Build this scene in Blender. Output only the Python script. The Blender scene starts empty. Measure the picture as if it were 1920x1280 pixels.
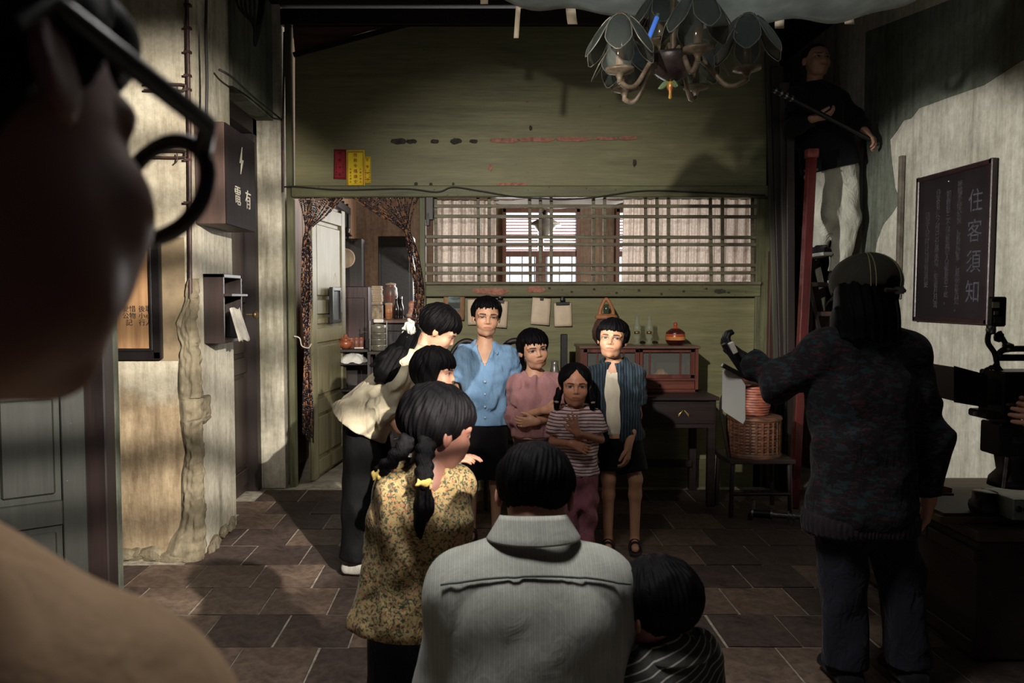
import bpy, bmesh, math, random
import numpy as np
from mathutils import Vector, Matrix, Quaternion
random.seed(7); np.random.seed(7)
scn = bpy.context.scene
COL = scn.collection
# ------------------------------------------------------------------ camera
CH, FPX, PX0, PY0 = 1.4, 1500.0, 898.0, 640.0
PITCH = math.atan((640 - 558) / FPX)
cam_d = bpy.data.cameras.new('camera'); cam = bpy.data.objects.new('camera', cam_d); COL.objects.link(cam)
cam.location = (0, 0, CH); cam.rotation_euler = (math.pi / 2 - PITCH, 0, 0)
cam_d.sensor_width = 36; cam_d.lens = FPX * 36 / 1920; cam_d.shift_x = (960 - PX0) / 1920
cam_d.clip_start = 0.02; cam_d.clip_end = 100
cam_d.dof.use_dof = True; cam_d.dof.focus_distance = 4.6; cam_d.dof.aperture_fstop = 28.1 / 4.2
scn.camera = cam
# ------------------------------------------------------------------ light and exposure
vs = scn.view_settings
vs.view_transform = 'Standard'; vs.look = 'None'; vs.gamma = 1; vs.use_curve_mapping = False
vs.exposure = 0.0
scn.cycles.max_bounces = 6; scn.cycles.use_denoising = True
scn.cycles.sample_clamp_indirect = 4
world = bpy.data.worlds.new('world'); scn.world = world; world.use_nodes = True
bgn = world.node_tree.nodes['Background']
bgn.inputs[0].default_value = (0.50, 0.40, 0.60, 1); bgn.inputs[1].default_value = 0.04

def aim(o, target):
    d = Vector(target) - o.location
    o.rotation_euler = d.to_track_quat('-Z', 'Y').to_euler()
def spot(name, loc, target, watts, deg, radius, col, blend=0.35):
    l = bpy.data.lights.new(name, 'SPOT'); l.energy = watts; l.spot_size = math.radians(deg)
    l.spot_blend = blend; l.shadow_soft_size = radius; l.color = col
    o = bpy.data.objects.new(name, l); COL.objects.link(o); o.location = loc; aim(o, target); return o
def area(name, loc, target, watts, sx, sy, col, spread=180):
    l = bpy.data.lights.new(name, 'AREA'); l.energy = watts; l.shape = 'RECTANGLE'; l.size = sx; l.size_y = sy; l.color = col
    l.spread = math.radians(spread)
    o = bpy.data.objects.new(name, l); COL.objects.link(o); o.location = loc; aim(o, target); return o
# unseen film lamps around the photographer, and light through the white cloth overhead
spot('key_lamp', (-0.62, 0.85, 2.74), (0.24, 4.8, 1.22), 720, 52, 0.05, (1.0, 0.94, 0.84), 0.85)
spot('unseen_wall_lamp', (-1.30, 2.6, 1.95), (2.75, 4.76, 1.28), 600, 36, 0.04, (1.0, 0.97, 0.90), 0.35)
spot('unseen_side_lamp', (1.1, 0.2, 2.3), (-1.50, 4.2, 1.12), 2100, 41, 0.022, (1.0, 0.93, 0.82), 0.5)
spot('unseen_overhead_lamp', (-0.2, 1.85, 2.84), (-0.2, 1.86, 0.0), 190, 112, 0.28, (1.0, 0.98, 0.94), 0.8)
area('cloth_light', (1.0, 3.0, 3.30), (1.0, 3.0, 0), 20, 1.6, 1.6, (1.0, 1.0, 0.97))

# ------------------------------------------------------------------ picture to place
_cp, _sp = math.cos(PITCH), math.sin(PITCH)
def P(px, py, Y):
    u = (px - PX0) / FPX; v = -(py - PY0) / FPX
    d = Vector((u, _cp + v * _sp, -_sp + v * _cp)); t = Y / d.y
    return Vector((d.x * t, Y, CH + d.z * t))
def G(px, py, z=0.0):
    u = (px - PX0) / FPX; v = -(py - PY0) / FPX
    d = Vector((u, _cp + v * _sp, -_sp + v * _cp)); t = (z - CH) / d.z
    return Vector((d.x * t, d.y * t, z))
def srgb(r, g, b):
    f = lambda c: (c / 255 / 12.92) if c / 255 <= 0.04045 else ((c / 255 + 0.055) / 1.055) ** 2.4
    return (f(r), f(g), f(b))

# ------------------------------------------------------------------ objects
def link(name, me, mats, parent=None, loc=(0, 0, 0), rot=None):
    o = bpy.data.objects.new(name, me); COL.objects.link(o)
    if mats is not None:
        for m in (mats if isinstance(mats, (list, tuple)) else [mats]): me.materials.append(m)
    if parent is not None: o.parent = parent
    o.location = loc
    if rot is not None: o.rotation_euler = rot
    return o
def tag(o, label=None, cat=None, group=None, kind=None):
    if label: o['label'] = label
    if cat: o['category'] = cat
    if group: o['group'] = group
    if kind: o['kind'] = kind
    return o
def thing(name, label, cat, loc=(0, 0, 0), rotz=0.0, group=None):
    o = bpy.data.objects.new(name, None); COL.objects.link(o); o.empty_display_size = 0.1
    o.location = loc; o.rotation_euler = (0, 0, rotz)
    return tag(o, label, cat, group)
class MB:
    """collects shapes of ONE part"""
    def __init__(s): s.v = []; s.f = []; s.sm = []
    def add(s, vs_, fs, smooth=False):
        n = len(s.v); s.v += [tuple(p) for p in vs_]
        for f in fs: s.f.append(tuple(i + n for i in f)); s.sm.append(smooth)
        return s
    def box(s, c, d, rot=None):
        c = Vector(c); hx, hy, hz = d[0] / 2, d[1] / 2, d[2] / 2
        M = rot if rot is not None else Matrix.Identity(3)
        if isinstance(M, (tuple, list)): 
            from mathutils import Euler
            M = Euler(M).to_matrix()
        vs_ = [c + M @ Vector((x * hx, y * hy, z * hz)) for x in (-1, 1) for y in (-1, 1) for z in (-1, 1)]
        return s.add(vs_, [(0, 1, 3, 2), (4, 6, 7, 5), (0, 4, 5, 1), (2, 3, 7, 6), (0, 2, 6, 4), (1, 5, 7, 3)])
    def span(s, a, b):
        a = Vector(a); b = Vector(b); return s.box((a + b) / 2, (abs(b.x - a.x), abs(b.y - a.y), abs(b.z - a.z)))
    def bar(s, a, b, w, h=None, up=(0, 0, 1)):
        a = Vector(a); b = Vector(b); h = h or w; z = (b - a).normalized(); u = Vector(up)
        if abs(z.dot(u)) > 0.98: u = Vector((0, 1, 0))
        x = u.cross(z).normalized(); y = z.cross(x)
        M = Matrix((x, y, z)).transposed()
        return s.box((a + b) / 2, (w, h, (b - a).length), M)
    def tube(s, pts, r, n=8, cap=True):
        pts = [Vector(p) for p in pts]; m = len(pts); rs = r if isinstance(r, (list, tuple)) else [r] * m
        rings = []; ref = None
        for i, p in enumerate(pts):
            t = (pts[min(i + 1, m - 1)] - pts[max(i - 1, 0)]).normalized()
            if ref is None: ref = t.orthogonal().normalized()
            ref = (ref - t * ref.dot(t))
            ref = ref.normalized() if ref.length > 1e-6 else t.orthogonal().normalized()
            b = t.cross(ref)
            rings.append([p + (ref * math.cos(a) + b * math.sin(a)) * rs[i] for a in [2 * math.pi * k / n for k in range(n)]])
        vs_ = [p for rg in rings for p in rg]; fs = []
        for i in range(m - 1):
            for k in range(n): k2 = (k + 1) % n; fs.append((i * n + k, i * n + k2, (i + 1) * n + k2, (i + 1) * n + k))
        s.add(vs_, fs, True)
        if cap: s.add(rings[0][::-1], [tuple(range(n))]); s.add(rings[-1], [tuple(range(n))])
        return s
    def lathe(s, prof, c=(0, 0, 0), n=20, axis=None, sx=1.0, sy=1.0, smooth=True):
        c = Vector(c); vs_ = []; m = len(prof)
        M = Vector(axis).to_track_quat('Z', 'Y').to_matrix() if axis is not None else Matrix.Identity(3)
        for (r, z) in prof:
            for k in range(n):
                a = 2 * math.pi * k / n; vs_.append(c + M @ Vector((r * math.cos(a) * sx, r * math.sin(a) * sy, z)))
        fs = []
        for i in range(m - 1):
            for k in range(n): k2 = (k + 1) % n; fs.append((i * n + k, i * n + k2, (i + 1) * n + k2, (i + 1) * n + k))
        return s.add(vs_, fs, smooth)
    def plate(s, poly, off):
        """polygon (3D points) extruded by off"""
        off = Vector(off); p = [Vector(q) for q in poly]; n = len(p)
        fs = [tuple(range(n)), tuple(range(2 * n - 1, n - 1, -1))] + [(i, i + n, (i + 1) % n + n, (i + 1) % n)[::-1] for i in range(n)]
        return s.add(p + [q + off for q in p], fs)
    def sheet(s, fn, nu, nv, thick=None, smooth=True):
        """fn(u,v)->point, thick: vector offset for the back face"""
        g = [[Vector(fn(i / nu, j / nv)) for j in range(nv + 1)] for i in range(nu + 1)]
        vs_ = [p for r in g for p in r]; w = nv + 1
        fs = [(i * w + j, (i + 1) * w + j, (i + 1) * w + j + 1, i * w + j + 1) for i in range(nu) for j in range(nv)]
        if thick is None: return s.add(vs_, fs, smooth)
        t = Vector(thick); N = len(vs_); vs2 = vs_ + [p + t for p in vs_]
        fs2 = fs + [tuple(q + N for q in f[::-1]) for f in fs]
        b = [i * w for i in range(nu + 1)]; tp = [i * w + nv for i in range(nu + 1)]
        for L, flip in ((b, 1), (tp, 0)):
            for a_, c_ in zip(L, L[1:]):
                q = (a_, c_, c_ + N, a_ + N); fs2.append(q[::-1] if flip else q)
        for base, flip in ((0, 0), (nu * w, 1)):
            for j in range(nv):
                q = (base + j, base + j + 1, base + j + 1 + N, base + j + N); fs2.append(q[::-1] if flip else q)
        return s.add(vs2, fs2, smooth)
    def mesh(s, name, bevel=0, seg=1):
        me = bpy.data.meshes.new(name); me.from_pydata(s.v, [], s.f)
        me.polygons.foreach_set('use_smooth', s.sm); 
        bm = bmesh.new(); bm.from_mesh(me)
        if bevel: 
            es = [e for e in bm.edges if len(e.link_faces) == 2 and e.calc_face_angle(0) > 0.6]
            bmesh.ops.bevel(bm, geom=es, offset=bevel, segments=seg, affect='EDGES', profile=0.5, clamp_overlap=True)
        bmesh.ops.recalc_face_normals(bm, faces=bm.faces[:]); bm.to_mesh(me); bm.free()
        me.update(); return me
    def build(s, name, mat, parent=None, bevel=0, seg=1, loc=(0, 0, 0), rot=None):
        return link(name, s.mesh(name, bevel, seg), mat, parent, loc, rot)
def bez(pts, n=12):
    """Catmull-Rom through pts"""
    pts = [Vector(p) for p in pts]; q = [pts[0]] + pts + [pts[-1]]; out = []
    for i in range(1, len(q) - 2):
        p0, p1, p2, p3 = q[i - 1], q[i], q[i + 1], q[i + 2]
        for k in range(n):
            t = k / n; out.append(0.5 * ((2 * p1) + (p2 - p0) * t + (2 * p0 - 5 * p1 + 4 * p2 - p3) * t * t + (3 * p1 - p0 - 3 * p2 + p3) * t ** 3))
    out.append(pts[-1]); return out
def text_mesh(txt, size, mat, name, parent, M, depth=0.0015, gap=1.0):
    """lettering as thin raised mesh; M places it (x right, y up of the letter plane)"""
    c = bpy.data.curves.new(name, 'FONT'); c.body = txt; c.size = size; c.extrude = depth; c.align_x = 'CENTER'; c.align_y = 'CENTER'
    c.space_line = gap; c.resolution_u = 2
    o = bpy.data.objects.new('tmp_text', c); COL.objects.link(o)
    dg = bpy.context.evaluated_depsgraph_get(); me = bpy.data.meshes.new_from_object(o.evaluated_get(dg))
    bpy.data.objects.remove(o); me.name = name
    me.transform(M); me.materials.clear()
    return link(name, me, mat, parent)

# ------------------------------------------------------------------ materials
MATS = {}
def nodes(m):
    m.use_nodes = True; nt = m.node_tree; b = nt.nodes['Principled BSDF']; return nt, b
def tex_coord(nt, scale=(1, 1, 1), kind='Object', rot=(0, 0, 0)):
    tc = nt.nodes.new('ShaderNodeTexCoord'); mp = nt.nodes.new('ShaderNodeMapping')
    mp.inputs['Scale'].default_value = scale; mp.inputs['Rotation'].default_value = rot
    nt.links.new(tc.outputs[kind], mp.inputs['Vector']); return mp.outputs['Vector']
def noise(nt, vec, scale, detail=4, rough=0.6, dist=0.0):
    n = nt.nodes.new('ShaderNodeTexNoise'); n.inputs['Scale'].default_value = scale; n.inputs['Detail'].default_value = detail
    n.inputs['Roughness'].default_value = rough; n.inputs['Distortion'].default_value = dist
    nt.links.new(vec, n.inputs['Vector']); return n.outputs['Fac']
def ramp(nt, fac, stops):
    r = nt.nodes.new('ShaderNodeValToRGB'); el = r.color_ramp.elements
    while len(el) < len(stops): el.new(0.5)
    for e, (p, c) in zip(el, stops): e.position = p; e.color = (*c, 1) if len(c) == 3 else c
    nt.links.new(fac, r.inputs[0]); return r.outputs[0]
def mixc(nt, fac, a, b, mode='MIX'):
    m = nt.nodes.new('ShaderNodeMix'); m.data_type = 'RGBA'; m.blend_type = mode
    for sock, val in ((m.inputs[0], fac), (m.inputs[6], a), (m.inputs[7], b)):
        if isinstance(val, (int, float)): sock.default_value = val
        elif isinstance(val, (tuple, list)): sock.default_value = (*val[:3], 1)
        else: nt.links.new(val, sock)
    return m.outputs[2]
def bump(nt, b, h, strength, dist=0.01):
    n = nt.nodes.new('ShaderNodeBump'); n.inputs['Strength'].default_value = strength; n.inputs['Distance'].default_value = dist
    nt.links.new(h, n.inputs['Height']); nt.links.new(n.outputs['Normal'], b.inputs['Normal'])
def mat(name, c1, c2=None, rough=0.6, scale=6.0, stretch=(1, 1, 1), metal=0.0, bmp=0.25, spec=0.5, detail=5, lo=0.35, hi=0.65, bdist=0.004):
    """two-tone noise material; colours are sRGB 0-255"""
    if name in MATS: return MATS[name]
    m = bpy.data.materials.new(name); nt, b = nodes(m)
    c2 = c2 or tuple(x * 0.8 for x in c1)
    v = tex_coord(nt, stretch); n = noise(nt, v, scale, detail)
    col = ramp(nt, n, [(lo, srgb(*c2)), (hi, srgb(*c1))])
    nt.links.new(col, b.inputs['Base Color'])
    b.inputs['Roughness'].default_value = rough; b.inputs['Metallic'].default_value = metal
    b.inputs['Specular IOR Level'].default_value = spec
    if bmp: bump(nt, b, noise(nt, v, scale * 3.5, 4), bmp, bdist)
    MATS[name] = m; return m
def wood(name, c1, c2, axis='x', rough=0.45, scale=3.0, spec=0.5):
    st = {'x': (0.25, 3, 3), 'y': (3, 0.25, 3), 'z': (3, 3, 0.25)}[axis]
    return mat(name, c1, c2, rough, scale * 2.2, st, bmp=0.15, spec=spec, lo=0.3, hi=0.7)
def emit(name, col, strength):
    m = bpy.data.materials.new(name); nt, b = nodes(m)
    b.inputs['Base Color'].default_value = (*srgb(*col), 1); b.inputs['Emission Color'].default_value = (*srgb(*col), 1)
    b.inputs['Emission Strength'].default_value = strength; return m
def glass(name, tint=(215, 225, 220), rough=0.08, alpha=0.35):
    if name in MATS: return MATS[name]
    m = bpy.data.materials.new(name); nt, b = nodes(m)
    b.inputs['Base Color'].default_value = (*srgb(*tint), 1); b.inputs['Roughness'].default_value = rough
    b.inputs['Alpha'].default_value = alpha; b.inputs['Specular IOR Level'].default_value = 0.9
    MATS[name] = m; return m

# ------------------------------------------------------------------ sculpting: signed distance fields to meshes
f32 = np.float32
class Field:
    def __init__(s, lo, hi, res):
        s.res = res; s.ax = [np.arange(lo[i], hi[i] + res, res, dtype=f32) for i in range(3)]
        s.v = np.full([len(a) for a in s.ax], 0.5, f32)
    def like(s):
        o = Field.__new__(Field); o.res = s.res; o.ax = s.ax; o.v = np.full(s.v.shape, 0.5, f32); return o
    def block(s, lo, hi):
        sl = []
        for i in range(3):
            a = int(np.searchsorted(s.ax[i], lo[i])); b = int(np.searchsorted(s.ax[i], hi[i]))
            if b <= a: return None
            sl.append(slice(a, b))
        return tuple(sl)
    def grid(s, sl=None):
        a = [s.ax[i][sl[i]] if sl else s.ax[i] for i in range(3)]
        return a[0][:, None, None], a[1][None, :, None], a[2][None, None, :]
    def comb(s, sl, d, k, sub=False):
        a = s.v[sl]
        if sub:
            d = -d
            if k > 0:
                h = np.clip(0.5 - 0.5 * (d - a) / k * -1, 0, 1); h = np.clip(0.5 + 0.5 * (d - a) / k, 0, 1)
                s.v[sl] = a * (1 - h) + d * h + k * h * (1 - h)
            else: s.v[sl] = np.maximum(a, d)
        else:
            if k > 0:
                h = np.clip(0.5 + 0.5 * (d - a) / k, 0, 1); s.v[sl] = d * (1 - h) + a * h - k * h * (1 - h)
            else: s.v[sl] = np.minimum(a, d)
    def cone(s, a, b, ra, rb, k=0.02, n=None, q=1.0, sub=False):
        """round cone a-b; n,q: thinner by factor q along n"""
        a = np.array(a, f32); b = np.array(b, f32); m = max(ra, rb) + k + 4 * s.res
        sl = s.block(np.minimum(a, b) - m, np.maximum(a, b) + m)
        if sl is None: return s
        x, y, z = s.grid(sl); px, py, pz = x - a[0], y - a[1], z - a[2]; ba = b - a
        if n is not None and q != 1:
            n = np.array(n, f32); n /= np.linalg.norm(n); t = (px * n[0] + py * n[1] + pz * n[2]) * (q - 1)
            px = px + n[0] * t; py = py + n[1] * t; pz = pz + n[2] * t; ba = ba + n * (ba @ n) * (q - 1)
        L2 = float(ba @ ba) + 1e-9
        h = np.clip((px * ba[0] + py * ba[1] + pz * ba[2]) / L2, 0, 1)
        d = np.sqrt((px - ba[0] * h) ** 2 + (py - ba[1] * h) ** 2 + (pz - ba[2] * h) ** 2) - (ra + (rb - ra) * h)
        s.comb(sl, d.astype(f32), k, sub); return s
    def ell(s, c, r, k=0.02, R=None, sub=False):
        c = np.array(c, f32); r = np.array(r, f32); m = r.max() + k + 4 * s.res
        sl = s.block(c - m, c + m)
        if sl is None: return s
        x, y, z = s.grid(sl); px, py, pz = x - c[0], y - c[1], z - c[2]
        if R is not None:
            R = np.array(R, f32)   # rows are local axes
            px, py, pz = (R[0][0] * px + R[0][1] * py + R[0][2] * pz, R[1][0] * px + R[1][1] * py + R[1][2] * pz, R[2][0] * px + R[2][1] * py + R[2][2] * pz)
        k0 = np.sqrt((px / r[0]) ** 2 + (py / r[1]) ** 2 + (pz / r[2]) ** 2)
        k1 = np.sqrt((px / r[0] ** 2) ** 2 + (py / r[1] ** 2) ** 2 + (pz / r[2] ** 2) ** 2) + 1e-6
        d = k0 * (k0 - 1) / k1; s.comb(sl, d.astype(f32), k, sub); return s
    def half(s, p, n, k=0.0):
        """keep the side the normal n points away from"""
        n = np.array(n, f32); n = n / np.linalg.norm(n); p = np.array(p, f32); x, y, z = s.grid()
        d = (x - p[0]) * n[0] + (y - p[1]) * n[1] + (z - p[2]) * n[2]
        if k > 0:
            h = np.clip(0.5 + 0.5 * (d - s.v) / k, 0, 1); s.v = s.v * (1 - h) + d * h + k * h * (1 - h)
        else: s.v = np.maximum(s.v, d)
        return s
    def join(s, o, k=0.01):
        h = np.clip(0.5 + 0.5 * (o.v - s.v) / k, 0, 1); s.v = o.v * (1 - h) + s.v * h - k * h * (1 - h); return s
    def folds(s, amp, freq, seed=0, stretch=(1, 1, 0.3)):
        rs = np.random.RandomState(seed); x, y, z = s.grid(); near = None
        d = 0
        w = 0.7 * np.sin(x * freq * 0.31 + y * freq * 0.27 + z * freq * 0.33 + seed) + 0.5 * np.sin(z * freq * 0.5 - x * freq * 0.4 + 2 * seed)
        for i in range(4):
            v = rs.normal(size=3) * np.array(stretch); v /= np.linalg.norm(v) + 1e-6; ph = rs.rand() * 6.3
            d = d + np.sin(freq * (0.7 + 0.25 * i) * (x * v[0] + y * v[1] + z * v[2]) + ph + 1.6 * w) * (1.0 / (1 + 0.4 * i))
        s.v = (s.v + amp * 0.5 * d).astype(f32); return s
    def mesh(s, smooth_it=0):
        v = s.v; v[0] = v[-1] = np.maximum(v[0], 0.01); v[:, 0] = np.maximum(v[:, 0], 0.01); v[:, -1] = np.maximum(v[:, -1], 0.01)
        v[:, :, 0] = np.maximum(v[:, :, 0], 0.01); v[:, :, -1] = np.maximum(v[:, :, -1], 0.01); v[0] = np.maximum(v[0], 0.01); v[-1] = np.maximum(v[-1], 0.01)
        ins = v < 0
        c = ins.astype(np.int8)
        t = sum(c[i:c.shape[0] - 1 + i, j:c.shape[1] - 1 + j, k:c.shape[2] - 1 + k] for i in (0, 1) for j in (0, 1) for k in (0, 1))
        act = (t > 0) & (t < 8); idx = np.argwhere(act); N = len(idx)
        if N == 0: return np.zeros((0, 3), f32), np.zeros((0, 4), np.int64)
        num = np.full(act.shape, -1, np.int64); num[act] = np.arange(N)
        acc = np.zeros((N, 3), np.float64); cnt = np.zeros(N)
        corner = [(i, j, k) for i in (0, 1) for j in (0, 1) for k in (0, 1)]
        vals = {cc: v[idx[:, 0] + cc[0], idx[:, 1] + cc[1], idx[:, 2] + cc[2]] for cc in corner}
        for a_ in corner:
            for axis in range(3):
                if a_[axis]: continue
                b_ = list(a_); b_[axis] = 1; b_ = tuple(b_)
                va, vb = vals[a_], vals[b_]; msk = (va < 0) != (vb < 0)
                tt = np.where(msk, va / np.where(msk, va - vb, 1), 0); p = np.tile(np.array(a_, float), (N, 1)); p[:, axis] += tt
                acc[msk] += p[msk]; cnt[msk] += 1
        pos = idx + acc / cnt[:, None]
        org = np.array([a[0] for a in s.ax]); verts = org + pos * s.res
        quads = []
        for axis in range(3):
            u, w = (axis + 1) % 3, (axis + 2) % 3
            sl0 = [slice(None)] * 3; sl1 = [slice(None)] * 3; sl0[axis] = slice(0, -1); sl1[axis] = slice(1, None)
            ch = ins[tuple(sl0)] != ins[tuple(sl1)]; e = np.argwhere(ch)
            e = e[(e[:, u] > 0) & (e[:, w] > 0) & (e[:, u] < v.shape[u] - 1) & (e[:, w] < v.shape[w] - 1)]
            flip = ins[e[:, 0], e[:, 1], e[:, 2]]
            def cell(du, dw):
                q = e.copy(); q[:, u] += du; q[:, w] += dw; return num[q[:, 0], q[:, 1], q[:, 2]]
            Q = np.stack([cell(-1, -1), cell(0, -1), cell(0, 0), cell(-1, 0)], 1)
            Q[~flip] = Q[~flip][:, ::-1]; quads.append(Q)
        Q = np.concatenate(quads); Q = Q[(Q >= 0).all(1)]
        return verts, Q
def np_mesh(name, V, Q, cols=None):
    me = bpy.data.meshes.new(name); me.vertices.add(len(V)); me.vertices.foreach_set('co', np.asarray(V, f32).ravel())
    me.loops.add(len(Q) * 4); me.loops.foreach_set('vertex_index', np.asarray(Q, np.int32).ravel())
    me.polygons.add(len(Q)); me.polygons.foreach_set('loop_start', np.arange(0, len(Q) * 4, 4, dtype=np.int32))
    me.polygons.foreach_set('use_smooth', np.ones(len(Q), bool))
    if cols is not None:
        a = me.attributes.new('Col', 'FLOAT_COLOR', 'POINT'); a.data.foreach_set('color', np.concatenate([cols, np.ones((len(cols), 1))], 1).astype(f32).ravel())
    me.update(calc_edges=True); me.validate(); return me
# ================================================================== SETTING
YB = 5.9                       # front face of the green partition
def B(px, py, Y=YB): return P(px, py, Y)
def paint_mat(name, c1, c2, c3, axis='x', sc=1.0, chip=(120, 84, 66), chip_at=0.74, rough=0.55):
    """old brushed oil paint: streaks, dirt and small chips"""
    m = bpy.data.materials.new(name); nt, b = nodes(m); st = (0.5, 1, 7) if axis == 'x' else (7, 1, 0.5)
    v = tex_coord(nt, st); v2 = tex_coord(nt)
    n1 = noise(nt, v, 2.2 * sc, 8, .7); n2 = noise(nt, v2, 1.3 * sc, 4); n3 = noise(nt, v2, 26 * sc, 3, .55)
    c = ramp(nt, n1, [(.32, srgb(*c2)), (.62, srgb(*c1))]); c = mixc(nt, ramp(nt, n2, [(.42, (0, 0, 0)), (.62, (1, 1, 1))]), c, srgb(*c3))
    c = mixc(nt, 0.55, c, ramp(nt, noise(nt, v, 11 * sc, 6, .7), [(.3, (.62, .62, .60)), (.7, (1.12, 1.12, 1.1))]), 'MULTIPLY')
    c = mixc(nt, ramp(nt, n3, [(chip_at, (0, 0, 0)), (chip_at + .02, (1, 1, 1))]), c, srgb(*chip))
    nt.links.new(c, b.inputs['Base Color']); b.inputs['Roughness'].default_value = rough; b.inputs['Specular IOR Level'].default_value = .35
    bump(nt, b, n1, .25, .004); return m
def plaster_mat(name, c1, c2, stain, zsplit=None, low=None, st_at=(.52, .66), rough=.85):
    m = bpy.data.materials.new(name); nt, b = nodes(m); v = tex_coord(nt); vz = tex_coord(nt, (2.2, 2.2, .35))
    n1 = noise(nt, v, 2.0, 8, .68); n2 = noise(nt, vz, 1.7, 6, .65); n3 = noise(nt, v, 22, 5, .7)
    c = ramp(nt, n1, [(.33, srgb(*c2)), (.63, srgb(*c1))])
    c = mixc(nt, ramp(nt, n2, [(st_at[0], (0, 0, 0)), (st_at[1], (.8, .8, .8))]), c, srgb(*stain))
    if zsplit is not None:
        sp = nt.nodes.new('ShaderNodeSeparateXYZ'); nt.links.new(v, sp.inputs[0])
        ad = nt.nodes.new('ShaderNodeMath'); ad.operation = 'MULTIPLY_ADD'; nt.links.new(n1, ad.inputs[0]); ad.inputs[1].default_value = zsplit[1]; nt.links.new(sp.outputs[2], ad.inputs[2])
        mr = nt.nodes.new('ShaderNodeMapRange'); mr.inputs[1].default_value = zsplit[0] - zsplit[2]; mr.inputs[2].default_value = zsplit[0] + zsplit[2]
        nt.links.new(ad.outputs[0], mr.inputs[0])
        lowc = ramp(nt, noise(nt, tex_coord(nt, (3, 3, .6)), 3.2, 8, .7), [(.3, srgb(*low[1])), (.66, srgb(*low[0]))])
        c = mixc(nt, mr.outputs[0], lowc, c)
    c = mixc(nt, .6, c, ramp(nt, n3, [(.3, (.6, .58, .55)), (.62, (1.06, 1.06, 1.06))]), 'MULTIPLY')
    c = mixc(nt, .55, c, ramp(nt, noise(nt, tex_coord(nt, (9, 9, .7)), 2.4, 7, .75), [(.36, (.55, .52, .48)), (.56, (1.04, 1.04, 1.04))]), 'MULTIPLY')
    nt.links.new(c, b.inputs['Base Color']); b.inputs['Roughness'].default_value = rough; b.inputs['Specular IOR Level'].default_value = .2
    bump(nt, b, noise(nt, v, 14, 8, .7), .5, .012); return m
M_GREEN = paint_mat('green_wall_paint', (136, 134, 98), (100, 98, 72), (120, 116, 84))
M_GTRIM = paint_mat('green_trim_paint', (112, 112, 78), (72, 70, 52), (98, 94, 68), sc=2.0, chip_at=.68, chip=(58, 44, 36))
M_GTRIMV = paint_mat('green_post_paint', (104, 106, 76), (68, 66, 50), (90, 88, 64), axis='z', sc=2.0, chip_at=.70, chip=(50, 40, 34))
M_LATT = paint_mat('lattice_paint', (126, 122, 100), (78, 70, 58), (98, 88, 72), sc=3.5, chip_at=.66, chip=(60, 46, 38))
M_WHITE = plaster_mat('old_white_plaster', (206, 200, 184), (170, 164, 148), (128, 124, 106))
M_LEFT = plaster_mat('left_wall_plaster', (204, 196, 176), (172, 160, 138), (138, 122, 98), (1.14, .5, .05), ((188, 168, 138), (120, 102, 80)))
M_RIGHT = plaster_mat('right_wall_plaster', (212, 208, 196), (176, 172, 158), (140, 138, 122), st_at=(.56, .72))
M_GREY = plaster_mat('grey_green_stain_and_shade', (124, 130, 118), (92, 98, 88), (74, 76, 66))
M_STONE = plaster_mat('broken_render', (150, 140, 118), (92, 82, 66), (66, 58, 48), rough=.95)
M_TILE = plaster_mat('clay_floor_tile', (100, 84, 76), (62, 52, 50), (44, 37, 38), st_at=(.46, .66), rough=.62)
M_TILE2 = plaster_mat('worn_floor_tile', (128, 108, 94), (84, 70, 62), (58, 48, 46), st_at=(.5, .7), rough=.55)
M_GROUT = mat('floor_mortar', (178, 170, 152), (130, 122, 108), .9, 20, bmp=.6)
M_DARKWOOD = wood('dark_wood', (42, 30, 28), (22, 16, 16), 'z', .5)
M_DARKWOODX = wood('dark_wood_across', (46, 32, 28), (24, 17, 16), 'x', .5)
M_REDWOOD = wood('red_brown_wood', (74, 42, 36), (44, 26, 24), 'z', .4)
M_BROWNBOARD = wood('brown_board', (112, 74, 56), (72, 44, 36), 'x', .6)
M_CEIL = wood('ceiling_board', (34, 28, 30), (18, 14, 16), 'y', .8)
M_BEIGEDOOR = paint_mat('olive_door_paint', (134, 128, 98), (98, 92, 70), (116, 109, 82), axis='z', sc=1.6, chip_at=.73, chip=(84, 70, 54))
M_DARKGREEN = paint_mat('dark_green_door_paint', (44, 46, 40), (28, 29, 27), (36, 37, 32), axis='z', sc=1.4, chip_at=.74, chip=(120, 112, 96))

def struct(name, mb, m, parent=None, bevel=0):
    o = mb.build(name, m, parent, bevel)
    if parent is None: o['kind'] = 'structure'
    return o
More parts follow.
